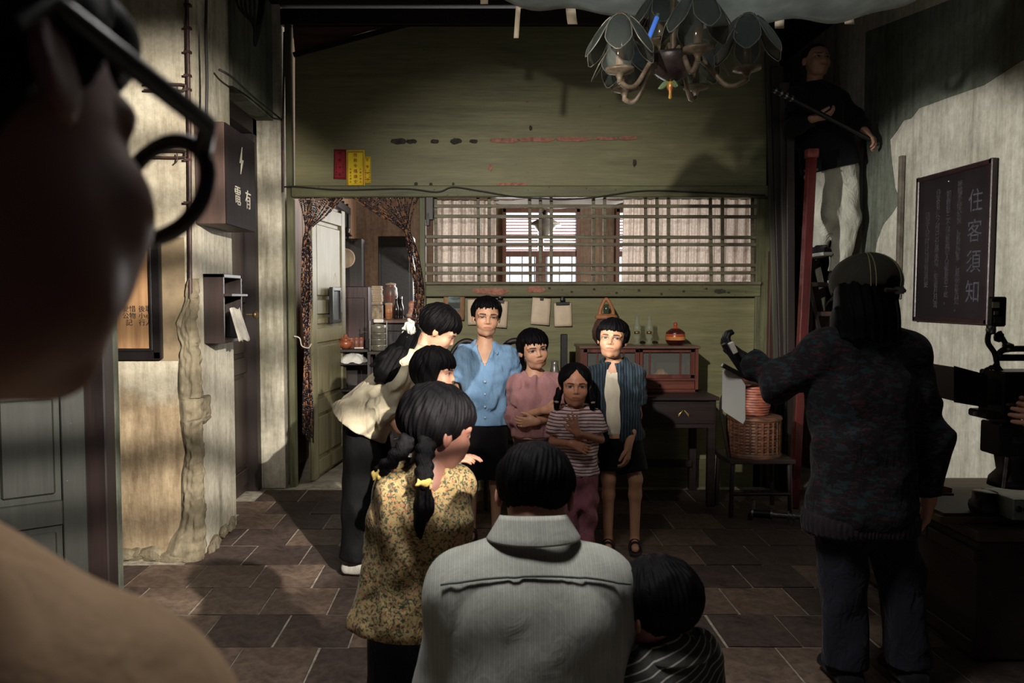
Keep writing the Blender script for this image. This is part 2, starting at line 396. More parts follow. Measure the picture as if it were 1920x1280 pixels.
# ---- floor with separate tiles
floor = struct('floor', MB().span((-3.4, -1.2, -.12), (2.75, YB + .05, -.0045)), M_GROUT)
rows = [(1.16 + .33 * i) for i in range(15)]
offs = {3: .0}
known = {4.13: 1.19, 4.46: 1.04, 3.80: 1.326, 3.47: 1.156, 3.14: 1.00}
protos = []
for k in range(8):
    mb = MB(); w, d = .305 - .016, .33 - .015
    j = lambda: random.uniform(-.003, .003)
    poly = [(-w / 2 + j(), -d / 2 + j(), 0), (w / 2 + j(), -d / 2 + j(), 0), (w / 2 + j(), d / 2 + j(), 0), (-w / 2 + j(), d / 2 + j(), 0)]
    mb.plate(poly, (0, 0, -.03)); me = mb.mesh('floor_tile', .004, 1); me.materials.append(M_TILE if k % 3 else M_TILE2); protos.append(me)
nt_ = 0
for i, y0 in enumerate(rows):
    key = min(known, key=lambda q: abs(q - y0)); o0 = known[key] if abs(key - y0) < .02 else 1.04 + (.15 if i % 2 else 0)
    x = o0 - .305 * 16
    while x < 2.75:
        xc, yc = x + .1525, y0 + .165
        hid = yc < 1.9 or xc < -2.35 or xc > 2.6 or (yc > 4.2 and xc < -1.62) or yc > YB - .1
        if not hid:
            o = bpy.data.objects.new('floor_tile', protos[random.randrange(8)]); COL.objects.link(o); o.parent = floor
            o.location = (xc, yc, random.uniform(-.0025, .0015)); o.rotation_euler = (random.uniform(-.006, .006), random.uniform(-.006, .006), random.choice((0, math.pi)) + random.uniform(-.008, .008)); nt_ += 1
        x += .305
# ---- back-room floor
struct('floor_back_room', MB().span((-2.6, YB + .05, -.1), (3.2, 10.2, -.004)), mat('grey_cement', (158, 150, 134), (118, 110, 98), .8, 5))
# ---- ceiling of dark boards
ceil = struct('ceiling', MB().span((-3.4, -1.2, 3.52), (2.9, 10.2, 3.6)), M_CEIL)
for i in range(16):
    y = 2.2 + i * .245
    MB().box((-.3, y, 3.505), (6.2, .235, .03)).build('plank', M_CEIL, ceil, .004)
for y in (3.0, 4.5): MB().box((-.3, y, 3.42), (6.2, .14, .16)).build('beam', M_CEIL, ceil, .008)

# ---- partition at the back
zt = lambda py: P(900, py, YB).z
xx = lambda px: P(px, 500, YB).x
up = [B(553, 104), B(690, 62), B(775, 44), B(1437, 44), B(1437, 352), B(553, 352)]
wall_back = struct('wall_back', MB().plate(up, (0, .05, 0)), M_GREEN)
# gable board and dark slanting rail above the paint
MB().plate([B(548, 40), B(782, 40), B(690, 58), B(553, 100)], (0, .03, 0)).build('gable_board', M_BROWNBOARD, wall_back)
MB().bar(B(551, 104) + Vector((0, -.012, 0)), B(778, 43) + Vector((0, -.012, 0)), .03, .03).build('gable_rail', M_DARKWOODX, wall_back)
MB().span((xx(535), YB - .05, zt(20)), (xx(1440), YB + .02, zt(50))).build('tie_beam', M_DARKWOODX, wall_back, .006)
# exposed strip where the paint came away, and other scars
def scar(name, px, py, w, h, m, seed, Y=YB, th=.006):
    rs = random.Random(seed); n = 18; poly = []
    for k in range(n):
        a = 2 * math.pi * k / n; r = 1 + rs.uniform(-.3, .25)
        ca, sa = math.cos(a), math.sin(a); e = abs(ca) ** .6 * (1 if ca > 0 else -1)
        poly.append(P(px + e * w / 2 * (1 + rs.uniform(-.08, .05)), py + sa * h / 2 * r, Y) + Vector((0, -th, 0)))
    return MB().plate(poly, (0, th + .002, 0)).build(name, m, wall_back)
M_SCAR = mat('bare_pink_render', (176, 122, 104), (128, 86, 74), .9, 30, bmp=.6)
M_SCARD = mat('dark_scar', (66, 60, 50), (40, 36, 32), .9, 30, bmp=.6)
for i, (px, w, h) in enumerate(((748, 30, 10), (772, 20, 9), (815, 16, 8), (855, 22, 10), (888, 16, 7))): scar('paint_scar', px, 265, w, h, M_SCARD, i)
for i, (px, w, h) in enumerate(((945, 56, 10), (1005, 70, 9), (1075, 70, 8), (1135, 46, 7), (1178, 34, 8))): scar('paint_scar', px, 263 - i, w, h, M_SCAR, 20 + i)
for i, (px, py, w, h) in enumerate(((919, 314, 9, 12), (995, 240, 6, 9), (960, 346, 60, 7), (992, 352, 60, 6), (1190, 305, 7, 14), (780, 345, 7, 7), (808, 346, 6, 8), (850, 345, 5, 5))): scar('paint_scar', px, py, w, h, M_SCAR if i in (0, 2, 3) else M_SCARD, 40 + i)
# posts and rails
def rect(name, x0, y0, x1, y1, dep, m, bevel=.006, parent=None, back=.05):
    a, b = B(x0, y0), B(x1, y1)
    return MB().span((a.x, YB - dep, a.z), (b.x, YB + back, b.z)).build(name, m, parent or wall_back, bevel)
rect('post', 534, 20, 557, 915, .03, M_GTRIMV)
rect('post', 786, 368, 800, 915, .025, M_GTRIMV)
rect('post', 1419, 350, 1440, 915, .02, M_GTRIMV)
rect('beam', 548, 349, 1442, 371, .05, M_GTRIM, .008)
rect('rail', 798, 532, 1424, 556, .03, M_GTRIM)
rect('sill', 798, 528, 1424, 534, .05, M_LATT)
rect('backing_board', 798, 540, 1424, 900, -.02, M_DARKWOODX, 0)
rect('panel', 800, 559, 1419, 860, -.004, M_GREEN, 0)
rect('rail', 798, 860, 1424, 915, .02, M_GTRIM)
scar('paint_scar', 920, 545, 70, 14, M_SCAR, 60, YB - .03); scar('paint_scar', 1005, 543, 36, 12, M_SCAR, 61, YB - .03); scar('paint_scar', 1350, 546, 22, 8, M_SCARD, 62, YB - .03)
for i in range(9): scar('paint_scar', 1030 + i * 42, 540 + (i * 7) % 12, 5, 4, M_SCARD, 70 + i, YB - .03)
# lattice window: two layers of slats
def slat(x0, y0, x1, y1, w, front):
    a, b = B(x0, y0), B(x1, y1); y = YB + (.0 if front else .018)
    MB().bar((a.x, y, a.z), (b.x, y, b.z), w, .016, up=(0, 1, 0)).build('lattice_slat', M_LATT, wall_back, .003)
for i, y in enumerate((386, 405, 444, 457.5, 496.5, 512)): slat(797, y + random.uniform(-1, 1), 1424, y + random.uniform(-1.5, 1.5), .025, True)
for x in (817, 897, 918, 994, 1014, 1035, 1113, 1134, 1212, 1233, 1254, 1334, 1355, 1413): slat(x + random.uniform(-1, 1), 371, x + random.uniform(-1, 1), 532, .024, False)
MB().box(B(806, 392) + Vector((0, -.03, 0)), (.06, .04, .17)).build('junction_block', M_DARKWOOD, wall_back, .006)
MB().box(B(803, 412) + Vector((0, -.035, 0)), (.03, .03, .10)).build('junction_block', M_DARKWOOD, wall_back, .006)
# cable along the beam
pts = [B(x, y) + Vector((0, -.055, 0)) for x, y in ((500, 366), (540, 352), (640, 358), (760, 356), (820, 362), (850, 353), (900, 360), (980, 372), (1090, 374), (1200, 360), (1300, 362), (1430, 368))]
tag(MB().tube(bez(pts, 8), .006, 6).build('power_cable', mat('cable_black', (34, 30, 30), (22, 20, 20), .6)), 'thin dark cable running along the green beam above lattice', 'cable')

# ---- left: wall facing the camera, its return, the door recess
YL, XL, XR_ = 4.2, -1.50, 2.75
wl = struct('wall_left', MB().span((-3.4, YL, 0), (XL, YL + .12, 3.52)), M_LEFT)
wr_ = struct('wall_left_return', MB().span((XL - .2, YL + .12, 0), (XL, 4.88, 3.52)), M_WHITE)
struct('wall_over_door', MB().span((XL - .2, 4.88, 2.67), (XL + .02, 5.92, 3.52)), M_GREY)
struct('wall_recess', MB().span((-1.86, 4.86, 0), (-1.72, 5.95, 2.72)), M_GREY)
struct('wall_left_jamb', MB().span((-1.74, 5.83, 0), (xx(534), 5.99, 3.5)), M_WHITE)
# broken corner: rough lumps of stone and render where the plaster fell
rs = random.Random(3)
_h = [[rs.random() for _ in range(70)] for _ in range(70)]
def rnd2(a, b):
    i, j = int(a) % 69, int(b) % 69; u, w = a - int(a), b - int(b)
    return (_h[i][j] * (1 - u) + _h[i + 1][j] * u) * (1 - w) + (_h[i][j + 1] * (1 - u) + _h[i + 1][j + 1] * u) * w
def corner_strip(u, v):
    z = 1.5 * v; wl_ = .05 + .075 * rnd2(v * 13, 3.5) + .10 * max(0, .12 - v) * 8; wr2 = .03 + .10 * rnd2(v * 11, 9.5) + (.14 if .50 < v < .58 else 0)
    k_ = 1 - .8 * max(0, (v - .8) / .2) ** 1.5; wl_ *= k_; wr2 *= k_; t = -wl_ + (wl_ + wr2) * u; edge = min(1, 6 * min(u, 1 - u)); bmp_ = edge * (.004 + .024 * rnd2(u * 9 + 20, v * 46) + .020 * rnd2(u * 30 + 7, v * 67 + 1))
    if t < 0: return (XL + t, YL - bmp_ + .002, z)
    return (XL + bmp_ - .002, YL + t, z)
MB().sheet(corner_strip, 22, 170).build('broken_render', M_STONE, wl)
def lump(c, r, m, parent, seed, sx=1, sy=1, sz=1):
    bm = bmesh.new(); bmesh.ops.create_icosphere(bm, subdivisions=2, radius=r); q = random.Random(seed)
    for v in bm.verts: v.co *= 1 + q.uniform(-.18, .18); v.co.x *= sx; v.co.y *= sy; v.co.z *= sz
    me = bpy.data.meshes.new('rubble'); bm.to_mesh(me); bm.free(); return link('rubble', me, m, parent, c)
for i in range(10):
    z = .02 + i * .135; t = 1 - i / 30
    lump((XL - .02 + rs.uniform(-.03, .012), YL + .02 + rs.uniform(-.01, .03), z), rs.uniform(.022, .036), M_STONE, wl, i, 1.1, .75, .9)
for i in range(16):
    lump((XL + rs.uniform(-.42, .04), YL + rs.uniform(-.005, .04), rs.uniform(.0, .05)), rs.uniform(.03, .055), M_STONE, wl, 50 + i, 1.5, .6, .8)
for i in range(8): lump((XL + rs.uniform(-.005, .02), YL + rs.uniform(.05, .6), rs.uniform(0, .05)), rs.uniform(.03, .05), M_STONE, wl, 80 + i, .5, 1.5, .9)
lump((XL + .005, YL + .10, .74), .05, M_STONE, wr_, 99, .4, 2.2, .5)
# old paper stain panel behind the framed notice
a, b = P(196, 445, YL), P(350, 676, YL)
MB().span((a.x, YL - .004, a.z), (b.x, YL + .01, b.z)).build('bare_patch', mat('bare_brown_render', (150, 132, 104), (118, 102, 80), .9, 7), wl)
# pipes on the left wall
M_PIPE = mat('rusty_pipe', (84, 58, 54), (52, 38, 38), .5, 12, metal=.2)
def pipe(name, pts, r, m, label, cat='pipe', n=8): return tag(MB().tube(pts, r, n).build(name, m), label, cat)
pp = thing('conduit_pipe', 'rusty brown conduit pipe with clips running up the left wall corner', 'pipe', P(352, 560, YL - .02))
o_ = pp.location
MB().tube([P(349, -60, YL - .02) - o_, P(355, 240, YL - .02) - o_, P(357, 560, YL - .02) - o_], .011, 8).build('pipe', M_PIPE, pp)
for y in (10, 53, 98, 142, 168, 205, 300, 380): MB().box(P(352, y, YL - .02) - o_, (.034, .03, .012)).build('clip', M_PIPE, pp)
pipe('black_cable', bez([P(388, -60, 4.24), P(386, 60, 4.24), P(388, 150, 4.24), P(386, 232, 4.24)], 6), .008, mat('cable_black', (34, 30, 30)), 'black cable dropping down plaster to the electric box', 'cable')
pipe('sagging_cable', bez([P(400, 130, 4.5) + Vector((.03, 0, 0)), P(425, 145, 4.6) + Vector((.03, 0, 0)), P(475, 182, 5.2), P(530, 226, 5.86)], 6), .007, mat('cable_black', (34, 30, 30)), 'dark cable following lower edge of wall above recessed door', 'cable')
pipe('thin_pipe', [P(533, 60, 5.8), P(531, 225, 5.8), P(531, 360, 5.8)], .008, M_PIPE, 'thin pipe beside the green corner post above white jamb')
for nm, y, lb in (('wall_bracket', 158, 'upper short metal bracket rod jutting across the left wall'), ('wall_bracket', 283, 'lower rusty bracket rod on the left wall with loose wire')):
    t = thing(nm, lb, 'bracket', P(322, y, YL - .03)); o_ = t.location
    MB().tube(bez([P(270, y, YL - .03) - o_, P(340, y, YL - .03) - o_, P(347, y + 6, YL - .03) - o_, P(340, y + 12, YL - .03) - o_, P(270, y + 11, YL - .03) - o_], 4), .006, 6).build('rod', M_PIPE, t)
    MB().tube(bez([P(332, y + 4, YL - .035) - o_, P(332, y + 18, YL - .035) - o_, P(327, y + 24, YL - .035) - o_], 4), .0035, 5).build('hook', M_PIPE, t)
# cable bundle hanging on the upper wall
cb = thing('cable_bundle', 'tangle of black cables hanging high on the grey wall', 'cable', P(470, 0, 4.9)); o_ = cb.location
for i in range(5):
    pts = [P(440 + i * 9, -40, 4.85) - o_, P(446 + i * 8, 10 + 6 * i, 4.85) - o_, P(474 + i, 45 - 4 * (i % 3), 4.9) - o_, P(478, 70 + 4 * i, 4.9) - o_, P(484 + i * 2, 30, 4.95) - o_, P(490 + 2 * i, -30, 5) - o_]
    MB().tube(bez(pts, 8), .008, 6).build('cable', mat('cable_black', (34, 30, 30)), cb)
# recessed dark door
dr = tag(bpy.data.objects.new('door_1', None), kind='structure'); COL.objects.link(dr); dr.location = (-1.70, 5.4, 0)
def door_panels(root, W, H, th, m, rails, n=1, thick=.04):
    """leaf in local x (width) z; faces -y"""
    MB().box((W / 2, 0, H / 2), (W, thick * .5, H)).build('leaf', m, root)
    for s_ in (0, 1): MB().box((s_ * (W - .10) + .05, -.012, H / 2), (.10, thick, H)).build('stile', m, root, .004)
    for z in rails: MB().box((W / 2, -.012, z), (W - .2, thick, .11)).build('rail', m, root, .004)
    for z0, z1 in zip(rails, rails[1:]):
        for k in range(n):
            w1 = (W - .2) / n; MB().box((.1 + w1 * (k + .5), -.008, (z0 + z1) / 2), (w1 - .05, thick * .8, z1 - z0 - .17)).build('panel', m, root, .008)
M_DOORB = wood('dark_door_wood', (74, 60, 52), (46, 37, 33), 'z', .5)
door_panels(dr, .92, 2.5, .04, M_DOORB, (.12, .92, 1.42, 2.3)); dr.rotation_euler = (0, 0, math.radians(90)); dr.location = (-1.70, 4.92, 0)
MB().tube([(.83, -.03, 1.28), (.83, -.085, 1.28)], .012).build('door_handle', mat('brass', (150, 130, 90), (110, 90, 60), .4, metal=.8), dr)
MB().lathe([(0, 0), (.02, .004), (.033, .02), (.02, .036), (0, .04)], (.83, -.075, 1.28), 12, (0, -1, 0)).build('door_knob', mat('brass', (150, 130, 90), (110, 90, 60), .4, metal=.8), dr)
struct('trim_1', MB().span((-1.72, 5.74, 0), (-1.60, 5.83, 2.67)), M_DARKWOOD)
struct('trim_2', MB().span((-1.72, 4.89, 2.56), (-1.60, 5.83, 2.67)), M_DARKWOOD)
# ---- near left: dark green folding door and its post
post = P(187, 900, 3.65)
struct('trim_3', MB().span((post.x - .055, 3.6, 0), (post.x + .055, 3.70, 3.5)), M_DARKWOOD, bevel=.006)
struct('wall_near_left', MB().span((-3.4, 3.7, 0), (post.x + .04, 3.78, 3.5)), M_GREY)
d3 = bpy.data.objects.new('door_2', None); COL.objects.link(d3); tag(d3, kind='structure')
d3.location = (post.x - .05 - .98 * math.cos(math.radians(35)), 3.62 - .98 * math.sin(math.radians(35)), .02); d3.rotation_euler = (0, 0, math.radians(35))
door_panels(d3, .98, 2.6, .04, M_DARKGREEN, (.1, .42, 1.02, 2.4), n=3)
# ---- right wall
wrt = struct('wall_right', MB().span((XR_, -1.2, 0), (XR_ + .12, 7.6, 3.52)), M_RIGHT)
struct('wall_side_left', MB().span((-3.5, -1.3, 0), (-3.4, 4.3, 3.52)), M_GREY)
# grey-green patch on its upper part: wavy stain and painted-in shade
def wall_patch(name, poly, m, th=.004):
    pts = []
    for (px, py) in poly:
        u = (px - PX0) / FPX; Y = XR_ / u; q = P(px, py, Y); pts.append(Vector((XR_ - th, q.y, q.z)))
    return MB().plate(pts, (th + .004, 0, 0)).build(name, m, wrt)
wall_patch('stain_and_shade', [(1610, 60), (1915, -60), (1990, -60), (1990, 60), (1890, 120), (1830, 160), (1760, 185), (1712, 203), (1698, 222), (1684, 226), (1672, 246), (1660, 262), (1664, 300), (1672, 352), (1682, 376), (1668, 400), (1652, 420), (1640, 455), (1632, 520), (1614, 520)], M_GREY)
tag(MB().bar((XR_ - .02, 5.22, P(1688, 292, 5.22).z), (XR_ - .02, 5.22, P(1680, 560, 5.22).z), .03, .035, up=(0, 1, 0)).build('wall_batten', mat('grey_batten', (122, 112, 100), (84, 76, 68), .8, 12), None, .004), 'weathered grey wooden batten upright on the right wall', 'batten')
# ---- back room
M_BROOM = plaster_mat('back_room_wall', (158, 138, 120), (130, 110, 94), (110, 92, 78))
M_PANEL = wood('pine_panel', (168, 132, 104), (128, 96, 74), 'z', .6)
YR = 9.9
def hole_wall(name, y, x0, x1, z0, z1, holes, m, th=.1):
    """wall with rectangular openings (hx0,hx1,hz0,hz1), sorted by x"""
    mb = MB(); cur = x0
    for hx0, hx1, hz0, hz1 in holes:
        mb.span((cur, y, z0), (hx0, y + th, z1)); mb.span((hx0, y, z0), (hx1, y + th, hz0)); mb.span((hx0, y, hz1), (hx1, y + th, z1)); cur = hx1
    mb.span((cur, y, z0), (x1, y + th, z1)); return struct(name, mb, m)
wA = (P(942, 500, YR).x, P(1086, 500, YR).x, P(900, 536, YR).z - .5, P(900, 392, YR).z)
wB = (P(1153, 500, YR).x, P(1290, 500, YR).x, wA[2], wA[3])
hole_wall('wall_back_room', YR, -2.2, 3.3, 0, 3.52, [wA, wB], M_BROOM)
brl = struct('wall_back_room_left', MB().span((-1.62, YB + .1, 0), (-1.52, YR, 3.52)), M_PANEL)
for i in range(11):
    y = 6.2 + i * .335; MB().span((-1.525, y, 0), (-1.505, y + .32, 3.4)).build('panel_board', M_PANEL, brl, .004)
struct('wall_back_room_right', MB().span((2.05, YB + .1, 0), (2.12, YR, 3.52)), M_BROOM)
M_FRAME = wood('window_wood', (120, 78, 58), (84, 52, 40), 'z', .5)
M_SKYPANE = emit('bright_window_glass', (226, 234, 248), 2.6)
for n_, (x0, x1, z0, z1) in enumerate((wA, wB)):
    w_ = bpy.data.objects.new('window_%d' % (n_ + 1), None); COL.objects.link(w_); w_.location = ((x0 + x1) / 2, YR, z0); tag(w_, kind='structure')
    cx, W, H = (x0 + x1) / 2, x1 - x0, z1 - z0
    fr = MB()
    for sx in (-1, 1): fr.box((sx * (W / 2 - .02), 0, H / 2), (.05, .14, H))
    fr.box((0, 0, H - .02), (W, .14, .05)); fr.box((0, 0, .02), (W, .14, .05)); fr.build('window_frame', M_FRAME, w_, .004)
    MB().box((0, -.01, H * .62), (W - .06, .08, .07)).build('transom', M_FRAME, w_, .004)
    MB().box((0, -.005, H * .31), (.13 if n_ == 0 else .06, .08, H * .62)).build('mullion', M_FRAME, w_, .004)
    MB().box((0, -.005, H * .8), (.05, .07, H * .34)).build('mullion', M_FRAME, w_, .004)
    for sx in (-1, 1):
        for zz, hh in ((.31, .6), (.80, .34)): MB().box((sx * W * .25, .05, H * zz), (W * .5 - .05, .006, H * hh)).build('pane', M_SKYPANE, w_)
    for k in range(6):
        x = -W / 2 + .09 + k * (W - .18) / 5
        if abs(x) > .06: MB().tube([(x, .0, .03), (x, .0, H * .6)], .007, 6).build('iron_bar', M_DARKWOOD, w_)
    for k in range(12):
        for sx in (-1, 1): MB().box((sx * W * .25, -.0, H * (.655 + .026 * k)), (W * .42, .03, .004), (math.radians(30), 0, 0)).build('blind_slat', mat('blind_wood', (196, 120, 84), (160, 90, 60), .5), w_)
# daylight of the back room's windows, then an added fill with no window
area('window_daylight', (.75, YR - .25, 2.0), (.5, 6.0, 1.6), 105, 1.5, 1.0, (1.0, 0.97, 0.93))
area('back_room_fill', (1.98, 7.9, 2.1), (-1.5, 8.1, 1.5), 60, 1.2, 1.0, (1.0, 0.95, 0.88))
# ================================================================== THINGS
M_BLACK = mat('black_metal', (30, 27, 30), (20, 18, 20), .45, 20)
M_BLACKP = mat('black_plastic', (24, 22, 25), (15, 14, 16), .4, 30, bmp=.05)
M_STEEL = mat('steel', (170, 170, 170), (120, 120, 120), .3, 18, metal=.9, bmp=.05)
M_PAPER = mat('cream_paper', (214, 196, 172), (188, 168, 144), .85, 5, bmp=.1)
M_WPAPER = mat('white_paper', (226, 220, 210), (200, 192, 182), .85, 5, bmp=.1)
M_INK = mat('ink', (40, 34, 34), (30, 26, 26), .8)
M_CREAMP = mat('cream_lettering', (196, 190, 172), (160, 152, 136), .7, 30)
def zrot(a): return Matrix.Rotation(a, 4, 'Z')
def letter_M(o, right, upv):
    r = Vector(right).normalized(); u = Vector(upv).normalized(); n = r.cross(u); M = Matrix((r, u, n)).transposed().to_4x4(); M.translation = Vector(o); return M
# ---- electric box
eb = thing('electric_box', 'brown wooden electric box with painted lightning bolt and two characters', 'box', (XL + .002, 4.26, 1.79))
MB().box((.078, .28, .267), (.157, .56, .534)).build('case', wood('box_wood', (84, 62, 54), (58, 43, 39), 'z', .6), eb, .004)
MB().box((.160, .28, .267), (.006, .556, .530)).build('front', wood('dark_box_front', (36, 28, 28), (24, 19, 20), 'z', .85, spec=.15), eb, .001)
bolt = [(.295, .455), (.245, .36), (.275, .362), (.262, .30), (.318, .385), (.286, .383)]
MB().plate([(.1635, y, z) for y, z in bolt], (.003, 0, 0)).build('lightning_bolt', M_CREAMP, eb)
text_mesh('電', .115, M_CREAMP, 'lettering', eb, letter_M((.165, .20, .165), (0, 1, 0), (0, 0, 1)))
text_mesh('有', .115, M_CREAMP, 'lettering', eb, letter_M((.165, .40, .165), (0, 1, 0), (0, 0, 1)))
# ---- small wall cabinet with cloth
wc = thing('wall_cabinet', 'small dark open wall cabinet with one shelf beside recessed door', 'cabinet', (XL, 4.36, 1.15))
M_CAB = wood('wall_cabinet_wood', (54, 40, 37), (32, 25, 24), 'z', .5)
for c, d, nm in (((.055, .01, .19), (.11, .02, .38), 'side_panel'), ((.055, .33, .19), (.11, .02, .38), 'side_panel'), ((.01, .17, .19), (.02, .30, .38), 'back_panel'), ((.055, .17, .01), (.11, .30, .02), 'bottom_panel'), ((.055, .17, .37), (.11, .34, .02), 'top_panel'), ((.075, .17, .265), (.15, .30, .015), 'shelf')): MB().box(c, d).build(nm, M_CAB, wc, .002)
def cloth_fn(u, v): return (.112 + .05 * v + .008 * math.sin(u * 9), .10 + .17 * u + .03 * v * u, .19 - .185 * v + .006 * math.sin(u * 14))
tag(MB().sheet(cloth_fn, 14, 8, (-.003, 0, 0)).build('cleaning_cloth', mat('grey_white_cloth', (206, 200, 188), (176, 170, 158), .9, 20), None, loc=(XL, 4.36, 1.15)), 'pale grey cloth draped out of the small wall cabinet', 'cloth')
# ---- framed notice on the left wall
a, b = P(118, 448, YL - .01), P(306, 673, YL - .01)
fn_ = thing('framed_notice', 'black-framed brown wooden notice with inked characters, left wall', 'picture', ((a.x + b.x) / 2, YL - .012, b.z))
W, H = b.x - a.x, a.z - b.z
fr = MB()
for sx in (-1, 1): fr.box((sx * (W / 2 - .02), -.01, H / 2), (.045, .035, H))
for z in (.02, H - .02): fr.box((0, -.01, z), (W, .035, .045))
fr.build('frame', mat('black_lacquer', (30, 26, 27), (20, 18, 19), .3, 10), fn_, .006)
fr = MB()
for sx in (-1, 1): fr.box((sx * (W / 2 - .05), -.012, H / 2), (.014, .03, H - .09))
for z in (.05, H - .05): fr.box((0, -.012, z), (W - .09, .03, .014))
fr.build('inner_frame', M_BLACK, fn_, .004)
MB().box((0, .002, H / 2), (W - .08, .012, H - .08)).build('backing_board', wood('notice_board_wood', (176, 136, 96), (120, 86, 58), 'z', .6), fn_)
for cxi, txt in enumerate(('後取\n小心\n行人', '愛惜\n公物\n記', '安全\n第一\n也', '清潔\n衛生')):
    text_mesh(txt, .036, M_INK, 'lettering', fn_, letter_M((W / 2 - .085 - cxi * .085, -.006, H * .36), (1, 0, 0), (0, 0, 1)), .0008, 1.0)
# ---- paper talismans
def talisman(px0, py0, px1, py1, m, m2, label, tilt, dy, big):
    a, b = B(px0, py0), B(px1, py1); c = (a + b) / 2; W, H = b.x - a.x, a.z - b.z
    t = thing('paper_talisman', label, 'paper', (c.x, YB - dy, c.z), group='paper talismans on the green wall'); t.rotation_euler = (0, tilt, 0)
    MB().sheet(lambda u, v: ((u - .5) * W, -.004 - .008 * math.sin(u * 3.1) * v * v, (.5 - v) * H), 8, 8, (0, .0012, 0)).build('sheet', m, t)
    fr = MB()
    for sx in (-1, 1): fr.box((sx * W * .42, -.013, 0), (W * .03, .001, H * .9))
    for sz in (-1, 1): fr.box((0, -.013, sz * H * .45), (W * .86, .001, H * .012))
    fr.build('printed_border', m2, t)
    n = 6 if big else 4
    for k in range(n):
        z = H * (.36 - .72 * k / (n - 1)); text_mesh('符敕令福鎮安'[k], H * .105, m2, 'lettering', t, letter_M((0, -.0135, z), (1, 0, 0), (0, 0, 1)), .0006)
    for sx in (-1, 1):
        for k in range(5): text_mesh('卍雷火神日'[k], H * .055, m2, 'lettering', t, letter_M((sx * W * .27, -.0135, H * (-.02 - .085 * k)), (1, 0, 0), (0, 0, 1)), .0006)
M_YEL = mat('yellow_paper', (232, 206, 44), (212, 182, 30), .8, 8, bmp=.1); M_REDP = mat('red_paper', (142, 24, 36), (116, 16, 28), .8, 8, bmp=.1)
M_REDINK = mat('red_ink', (172, 60, 30), (150, 46, 26), .8); M_DREDINK = mat('dark_red_ink', (84, 10, 22), (70, 8, 18), .8)
talisman(626, 280, 650, 336, M_REDP, M_DREDINK, 'dark red paper talisman, leftmost of three on the green wall', .02, .004, False)
talisman(683, 294, 696, 344, M_YEL, M_REDINK, 'small yellow paper talisman partly behind the larger yellow one', 0, .003, False)
talisman(650, 282, 685, 352, M_YEL, M_REDINK, 'large bright yellow printed talisman between red and small yellow ones', 0, .012, True)
# ---- olive panelled door standing open into the back room
d2 = bpy.data.objects.new('door_3', None); COL.objects.link(d2); tag(d2, kind='structure')
p0, p1 = Vector((-1.28, 6.02, .01)), Vector((-1.17, 6.85, .01)); d2.location = p1; v = p0 - p1
d2.location = p0; v = p1 - p0; d2.rotation_euler = (0, 0, math.atan2(v.y, v.x))
door_panels(d2, v.length, 2.12, .04, M_BEIGEDOOR, (.08, .55, 1.1, 1.32, 2.04))
fr = thing('small_frame', 'small dark slatted frame hung by string on the olive door', 'picture', (-1.185, 6.45, 1.22), math.atan2(v.y, v.x))
mb = MB()
for sx in (-1, 1): mb.box((sx * .10, -.03, .12), (.03, .03, .28))
for z in (-.01, .25): mb.box((0, -.03, z), (.22, .03, .03))
mb.build('frame', M_BLACK, fr, .003)
for k in range(5): MB().box((-.07 + k * .035, -.025, .12), (.028, .012, .23)).build('slat', mat('blue_grey_wood', (92, 98, 98), (62, 66, 68), .6, 10, (3, 3, .3)), fr)
MB().tube([(-.06, -.03, .26), (0, -.03, .38), (.06, -.03, .26)], .002, 5).build('string', M_PAPER, fr)
# ---- bead curtains
M_BEADD = mat('dark_bead', (44, 24, 26), (26, 15, 18), .25, 30, bmp=0); M_BEADT = mat('tan_bead', (142, 96, 62), (108, 70, 44), .3, 30, bmp=0)
def bead_strand(path, parent, seed):
    """one string of turned wooden beads along a path"""
    rs = random.Random(seed); L = [0]
    for a_, b_ in zip(path, path[1:]): L.append(L[-1] + (b_ - a_).length)
    def at(s_):
        for i in range(len(path) - 1):
            if s_ <= L[i + 1]: t = (s_ - L[i]) / (L[i + 1] - L[i] + 1e-9); return path[i].lerp(path[i + 1], t)
        return path[-1]
    vs_, fs, mi = [], [], []; s_ = 0
    while s_ < L[-1] - .01:
        long_ = rs.random() < .42; ln = rs.uniform(.028, .04) if long_ else .011; r = .0048 if long_ else .0062
        tan = rs.random() < (.30 if long_ else .08)
        a_, b_ = at(s_), at(min(L[-1], s_ + ln)); d = (b_ - a_); n0 = len(vs_)
        if d.length < 1e-4: break
        x = d.orthogonal().normalized(); y = d.normalized().cross(x)
        for t, rr in ((0, .4), (.18, 1), (.82, 1), (1, .4)):
            for k in range(6): q = 2 * math.pi * k / 6; vs_.append(a_ + d * t + (x * math.cos(q) + y * math.sin(q)) * r * rr)
        for i in range(3):
            for k in range(6): k2 = (k + 1) % 6; fs.append((n0 + i * 6 + k, n0 + i * 6 + k2, n0 + i * 6 + 6 + k2, n0 + i * 6 + 6 + k)); mi.append(1 if tan else 0)
        s_ += ln + .003
    me = bpy.data.meshes.new('strand'); me.from_pydata([tuple(q) for q in vs_], [], fs); me.polygons.foreach_set('use_smooth', [True] * len(fs))
    o = link('strand', me, [M_BEADD, M_BEADT], parent); me.polygons.foreach_set('material_index', mi); me.update(); return o
YC = YB - .03
bc = thing('bead_curtain', 'brown bead curtain tied back against the green corner post', 'curtain', B(572, 860, YC)); o_ = bc.location
